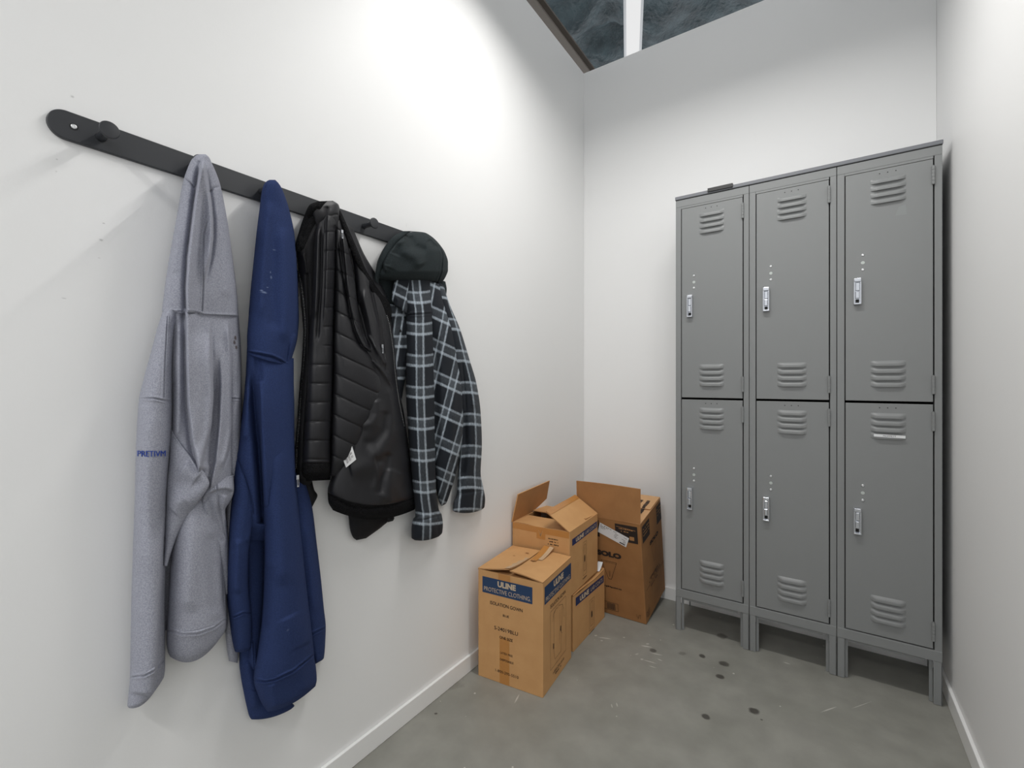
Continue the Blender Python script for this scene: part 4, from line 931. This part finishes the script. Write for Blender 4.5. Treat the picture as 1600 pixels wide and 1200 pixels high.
def box_lower():
    w, d, h = .262, .345, .2280
    wave = lambda x, y: .008*math.exp(-(y/.03)**2)-.0040*math.sin(math.pi*y/d)+.006*(y/d)
    E = carton('cardboard_box', (-.8795-w, 1.736, 0), (0, 0, math.radians(0.9)), w, d, h, M['card'], 'low brown box with sagging top under the open flapped box', 'lab coat boxes', topfn=wave)
    E['group'] = 'lab coat boxes'
    lab_side(E, w, .1835, .2190, .022, .330, drop=.0100, fig=(.163, .216, .014, .150), d=d)
    sheet('flap', (w, 0, h+.009), (w, d, h+.008), (w/2+.001, d, h+.008), (w/2+.001, 0, h+.007), M['card'], E, in_mat=M['card_in'],
          bump=lambda s, t: -.006*math.sin(math.pi*s)*(1-t*.4)+.004*math.sin(2*math.pi*s), n=(22, 8))
    sheet('flap', (0, d, h+.008), (0, 0, h+.009), (w/2-.001, 0, h+.007), (w/2-.001, d, h+.008), M['card'], E, in_mat=M['card_in'],
          bump=lambda s, t: -.006*math.sin(math.pi*s)*(1-t*.4), n=(22, 8))
    m = MB(); P = []
    for i in range(7):
        t = i/6; P.append((w-.030+.006*t, .290+.030*t, h+.008+.036*t**1.4))
    for a, b in zip(P[:-1], P[1:]): m.add([a, (a[0]+.022, a[1]+.006, a[2]-.001), (b[0]+.022, b[1]+.006, b[2]-.001), b, (a[0], a[1]+.001, a[2]-.0005), (a[0]+.022, a[1]+.007, a[2]-.0015), (b[0]+.022, b[1]+.007, b[2]-.0015), (b[0], b[1]+.001, b[2]-.0005)], [(0, 1, 2, 3), (7, 6, 5, 4), (0, 4, 5, 1), (3, 2, 6, 7), (1, 5, 6, 2), (0, 3, 7, 4)])
    m.build('white_tape_end', M['paper'], E)
box_lower()
def box_upper():
    w, d, h = .279, .321, .2700; z0 = .2415
    E = carton('cardboard_box', (-1.159, 1.694, z0), (0, 0, math.radians(2.8)), w, d, h, M['card'], 'brown box with open standing flap stacked on another box against the wall', 'lab coat boxes')
    lab_side(E, w, .2060, .2340, .0252, .308, drop=-.0035, fig=(.140, .180, .040, .185), d=d)
    fr = lambda x, z: (x, -OFF, z); fr2 = lambda x, z: (x, -OFF*.5, z)
    m = MB(); quad(m, fr2, .002, w-.002, .2440, .2698); m.build('tape', M['tape'], E)
    m = MB(); quad(m, fr, .1235, .1660, .2200, .2699); m.build('tape', M['tape'], E)
    m = MB()
    for i, (a, b) in enumerate(((.1796, .226), (.1810, .229), (.1779, .2285))): scrawl(m, fr, a, b, .2260-.0115*i, .2315-.0115*i, 0, 7+i, 7)
    for i in range(3): line(m, fr, [(.133+.004*i, .256-.006*i), (.143, .230), (.153-.004*i, .256-.005*i)], .0012, 1)
    split_print(m, [M['ink'], M['tape_clear']], E)
    # minor flaps folded in, major flaps open
    sheet('flap', (.003, .001, h+.001), (w-.003, .001, h+.001), (w-.004, .138, h-.002), (.004, .138, h-.002), M['card'], E, in_mat=M['card_in'], bump=lambda s, t: -.008*math.sin(math.pi*t)*s+.003*math.sin(9*s)*(1-t))
    sheet('flap', (w-.003, d-.001, h), (.003, d-.001, h), (.004, d-.138, h+.010), (w-.004, d-.138, h+.010), M['card'], E, in_mat=M['card_in'])
    sheet('flap', (0, 0, h), (0, d, h), (.024, d, h+.128), (.031, 0, h+.127), M['card_in'], E, in_mat=M['card'], bump=lambda s, t: 0)
    o = sheet('flap', (w, 0, h+.001), (w, d, h+.001), (w-.116, d, h+.074), (w-.110, 0, h+.073), M['card'], E, in_mat=M['card_in'])
    m = MB(); k = .0012
    m.add([(w-.088, .001, h+.0592+k), (w-.110, .001, h+.0735+k), (w-.116, d-.001, h+.0745+k), (w-.094, d-.001, h+.0605+k)], [(0, 1, 2, 3)])
    m.build('flap_tape', M['tape'], E)
box_upper()
def box_cups():
    a = math.radians(10.1); w, d, h = .316, .312, .498
    E = carton('cardboard_box', (-1.010, 2.125, .001), (a, 0, 0), w, d, h, M['card_brown'], 'tallest darker brown box tilted forward in the corner with white shipping label')
    fr = lambda x, z: (x, -OFF, z); fr2 = lambda x, z: (x, -OFF*1.8, z)
    m = MB(); quad(m, fr, .1937, .3010, .399, .4825, 0)
    scrawl(m, fr2, .200, .290, .458, .464, 1, 2, 7); scrawl(m, fr2, .222, .270, .446, .452, 1, 4, 5); line(m, fr2, [(.200, .470), (.292, .462)], .002, 1)
    quad(m, fr2, .262, .284, .412, .430, 1); scrawl(m, fr2, .225, .255, .413, .425, 1, 9, 4)
    quad(m, fr, .012, .1130, .399, .4825, 0); scrawl(m, fr2, .02, .10, .455, .462, 1, 8, 7)
    place_text(m, 'SOLO', fr2, .0895, .2150, .3040, .3320, 2, .075)
    line(m, fr2, [(.1111, .281), (.1889, .281), (.157, .189), (.143, .189), (.1111, .281)], .0018, 2); line(m, fr2, [(.1125, .274), (.1870, .274)], .0012, 2)
    for k in range(3): line(m, fr2, [(.150, .20), (.146+.004*k, .235)], .0006, 2)
    scrawl(m, fr2, .11, .206, .1430, .1520, 2, 12, 9)
    line(m, fr2, [(.09, .0645), (.181, .0645), (.181, .0245), (.09, .0245), (.09, .0645)], .0016, 2)
    r = random.Random(6); x = .125
    while x < .166: wd = r.uniform(.0006, .0024); quad(m, fr2, x, x+wd, .028, .061, 2); x += wd+r.uniform(.0008, .002)
    line(m, fr2, [(.272, .040), (.274, .026), (.282, .026), (.284, .040)], .0012, 2); line(m, fr2, [(.276, .020), (.280, .020), (.278, .026)], .0012, 2); line(m, fr2, [(.290, .020), (.290, .040)], .0012, 2); line(m, fr2, [(.286, .040), (.294, .040)], .0012, 2)
    split_print(m, [M['ink'], M['card_in'], M['ink']], E)
    sd = lambda y, z: (w+OFF, y, z); sd2 = lambda y, z: (w+OFF*1.8, y, z)
    m = MB(); quad(m, sd, .0190, .1210, .3950, .4765, 0); quad(m, sd, .2330, .3080, .390, .4820, 0)
    for i, z in enumerate((.455, .440, .425)): scrawl(m, sd2, .03, .112, z, z+.007, 1, 20+i, 6); scrawl(m, sd2, .24, .305, z+.006, z+.012, 1, 30+i, 5)
    place_text(m, 'SOLO', sd2, .112, .2420, .3390, .3590, 2, .07)
    line(m, sd2, [(.13, .325), (.20, .325), (.174, .24), (.156, .24), (.13, .325)], .0010, 2)
    line(m, sd2, [(.028, .1575), (.302, .1595)], .0020, 2); scrawl(m, sd2, .085, .240, .180, .190, 2, 14, 12); scrawl(m, sd2, .07, .25, .168, .175, 2, 15, 13); scrawl(m, sd2, .09, .20, .140, .148, 2, 16, 9)
    for i in range(4): scrawl(m, sd2, .010, .060, .022+.009*i, .027+.009*i, 2, 40+i, 5)
    split_print(m, [M['ink'], M['card_in'], M['ink']], E)
    # shipping label, stuck on askew
    A, B, C, D = (.1195, .474), (.2601, .4212), (.2424, .3732), (.1041, .424)
    def lab(u, v, k=2.6): return ((A[0]*(1-u)+B[0]*u)*(1-v)+(D[0]*(1-u)+C[0]*u)*v, -OFF*k, (A[1]*(1-u)+B[1]*u)*(1-v)+(D[1]*(1-u)+C[1]*u)*v)
    m = MB(); m.add([lab(0, 0), lab(1, 0), lab(1, 1), lab(0, 1)], [(0, 1, 2, 3)], 0)
    L3 = lambda u, v: lab(u, v, 3.4)
    for i, (a0, b0, v) in enumerate(((.04,.42,.10),(.04,.30,.20),(.04,.26,.30),(.48,.60,.12),(.55,.66,.26),(.55,.63,.38),(.54,.68,.50),(.56,.66,.62),(.82,.95,.18),(.80,.92,.42),(.86,.96,.55),(.86,.96,.68),(.06,.20,.42))):
        scrawl(m, L3, a0, b0, v, v+.055, 1, 60+i, 5)
    quad(m, L3, .76, .95, .80, .90, 1)
    m.build('shipping_label', [M['paper'], M['ink']], E)
    # flaps: right and left minor flaps and the rear major one closed, front one standing up
    sheet('flap', (w, 0, h+.001), (w, d, h+.001), (w-.155, d, h-.001), (w-.155, 0, h-.001), M['card_top'], E, in_mat=M['card_in'])
    sheet('flap', (0, d, h+.001), (0, 0, h+.001), (.155, 0, h-.001), (.155, d, h-.001), M['card_top'], E, in_mat=M['card_in'])
    o = sheet('flap', (w-.002, d, h+.006), (.002, d, h+.006), (.002, d-.157, h+.006), (w-.002, d-.157, h+.006), M['card_top'], E, in_mat=M['card_in'])
    ty = math.sin(a)*.16; tz = math.cos(a)*.16
    sheet('flap', (0, .001, h), (w, .001, h), (w+.001, .001+ty, h+tz), (-.004, .001+ty, h+tz), M['card_brown'], E, in_mat=M['card_top'], bump=lambda s, t: .003*math.sin(math.pi*s)*t)
    m = MB(); tp = lambda y, x: (x, y, h+.0110)
    for i, x in enumerate((.232, .268)):
        scrawl(m, lambda u, v, x=x: (v, u, h+(.0075 if u > d-.157 else .0028)), .05, .25, x, x+.020, 0, 70+i, 13)
    m.build('top_print', [M['ink']], E)
box_cups()

# ------------------------------------------------------------------ stains, scuffs and specks that belong to floor and wall
def marks():
    items = []
    def fl(px, py, rx, ry, col, amt, soft=.35, rot=0.0):
        p = on_floor(px, py); dep = CAM_H*F_PX/(py-CY)
        items.append((float(p[0]), float(p[1]), 0, rx*dep/F_PX, ry*dep/(py-CY), .05, YAW+rot, col, amt, soft))
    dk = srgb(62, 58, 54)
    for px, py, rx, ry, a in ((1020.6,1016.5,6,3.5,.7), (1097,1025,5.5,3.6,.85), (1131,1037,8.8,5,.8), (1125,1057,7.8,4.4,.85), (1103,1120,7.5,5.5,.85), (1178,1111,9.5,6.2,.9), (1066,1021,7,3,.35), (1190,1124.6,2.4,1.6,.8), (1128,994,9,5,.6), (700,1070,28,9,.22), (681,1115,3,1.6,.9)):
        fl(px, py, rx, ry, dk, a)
    wh = srgb(215, 212, 205)
    for px, py, rx, ry, rot in ((807.5,1092,12,1.0,1.22), (1295,1108.5,20,.9,.35), (1345,1102,26,.5,.35), (1016,1034,12,.9,-.5), (1010,1010,10,1.2,-.3), (1026,1022,12,.8,-.4), (945,997,12,.9,-.25), (1229,1036,6,1,-.6), (1003,1030,3,1.5,.2), (1031,1031,5,.8,-.8), (1020,1042,7,.7,-.5), (995,1022,4,.8,.4), (1012,1006,3,1,.1), (975,996,2,1,0), (931,993,3,1.2,.3), (940,1001,2.5,1,0), (956,1103,1,4,0), (964,1101,1,4,0)):
        fl(px, py, rx, ry, wh, .6, .6, rot)
    m = M['floor']; nt = m.node_tree; N = nt.nodes; Lk = nt.links; p = N['Principled BSDF']
    spots(m, items, wob=.3, wscale=45)
    # mottling and fine pale grit
    tc = N.new('ShaderNodeTexCoord'); v = N.new('ShaderNodeTexVoronoi'); v.inputs['Scale'].default_value = 17; Lk.new(tc.outputs['Object'], v.inputs['Vector'])
    sep = N.new('ShaderNodeSeparateColor'); Lk.new(v.outputs['Color'], sep.inputs[0])
    r = N.new('ShaderNodeMapRange'); r.inputs['From Min'].default_value = .35; r.inputs['From Max'].default_value = 1; r.inputs['To Min'].default_value = 0; r.inputs['To Max'].default_value = .075; Lk.new(sep.outputs[0], r.inputs['Value'])
    lt = N.new('ShaderNodeMath'); lt.operation = 'LESS_THAN'; Lk.new(v.outputs['Distance'], lt.inputs[0]); Lk.new(r.outputs[0], lt.inputs[1])
    k = N.new('ShaderNodeMath'); k.operation = 'MULTIPLY'; k.inputs[1].default_value = .65; Lk.new(lt.outputs[0], k.inputs[0])
    n2 = N.new('ShaderNodeTexNoise'); n2.inputs['Scale'].default_value = 11; n2.inputs['Detail'].default_value = 6; Lk.new(tc.outputs['Object'], n2.inputs['Vector'])
    r2 = N.new('ShaderNodeMapRange'); r2.inputs['From Min'].default_value = .3; r2.inputs['From Max'].default_value = .7; r2.inputs['To Min'].default_value = .90; r2.inputs['To Max'].default_value = 1.08; Lk.new(n2.outputs['Fac'], r2.inputs['Value'])
    src = p.inputs['Base Color'].links[0].from_socket
    sc = N.new('ShaderNodeVectorMath'); sc.operation = 'SCALE'; Lk.new(src, sc.inputs[0]); Lk.new(r2.outputs[0], sc.inputs['Scale'])
    mx = N.new('ShaderNodeMix'); mx.data_type = 'RGBA'; Lk.new(sc.outputs[0], mx.inputs['A']); mx.inputs['B'].default_value = wh+(1,)
    Lk.new(k.outputs[0], mx.inputs['Factor']); Lk.new(mx.outputs['Result'], p.inputs['Base Color'])
    it = []
    for px, py, ry, rz, a in ((113,151,.0035,.003,.35), (158,375,.004,.003,.4), (162,349,.003,.0015,.4), (155,403,.003,.001,.3), (100,466,.004,.0015,.3), (89,249,.002,.002,.3), (88,268,.002,.002,.25), (635,352,.0008,.010,.3)):
        q = on_wall(px, py, 0); it.append((float(q[0]), float(q[1]), float(q[2]), .02, ry, rz, 0, srgb(120, 120, 118), a, .7))
    spots(M['wall'], it, wob=.3, wscale=300)
marks()
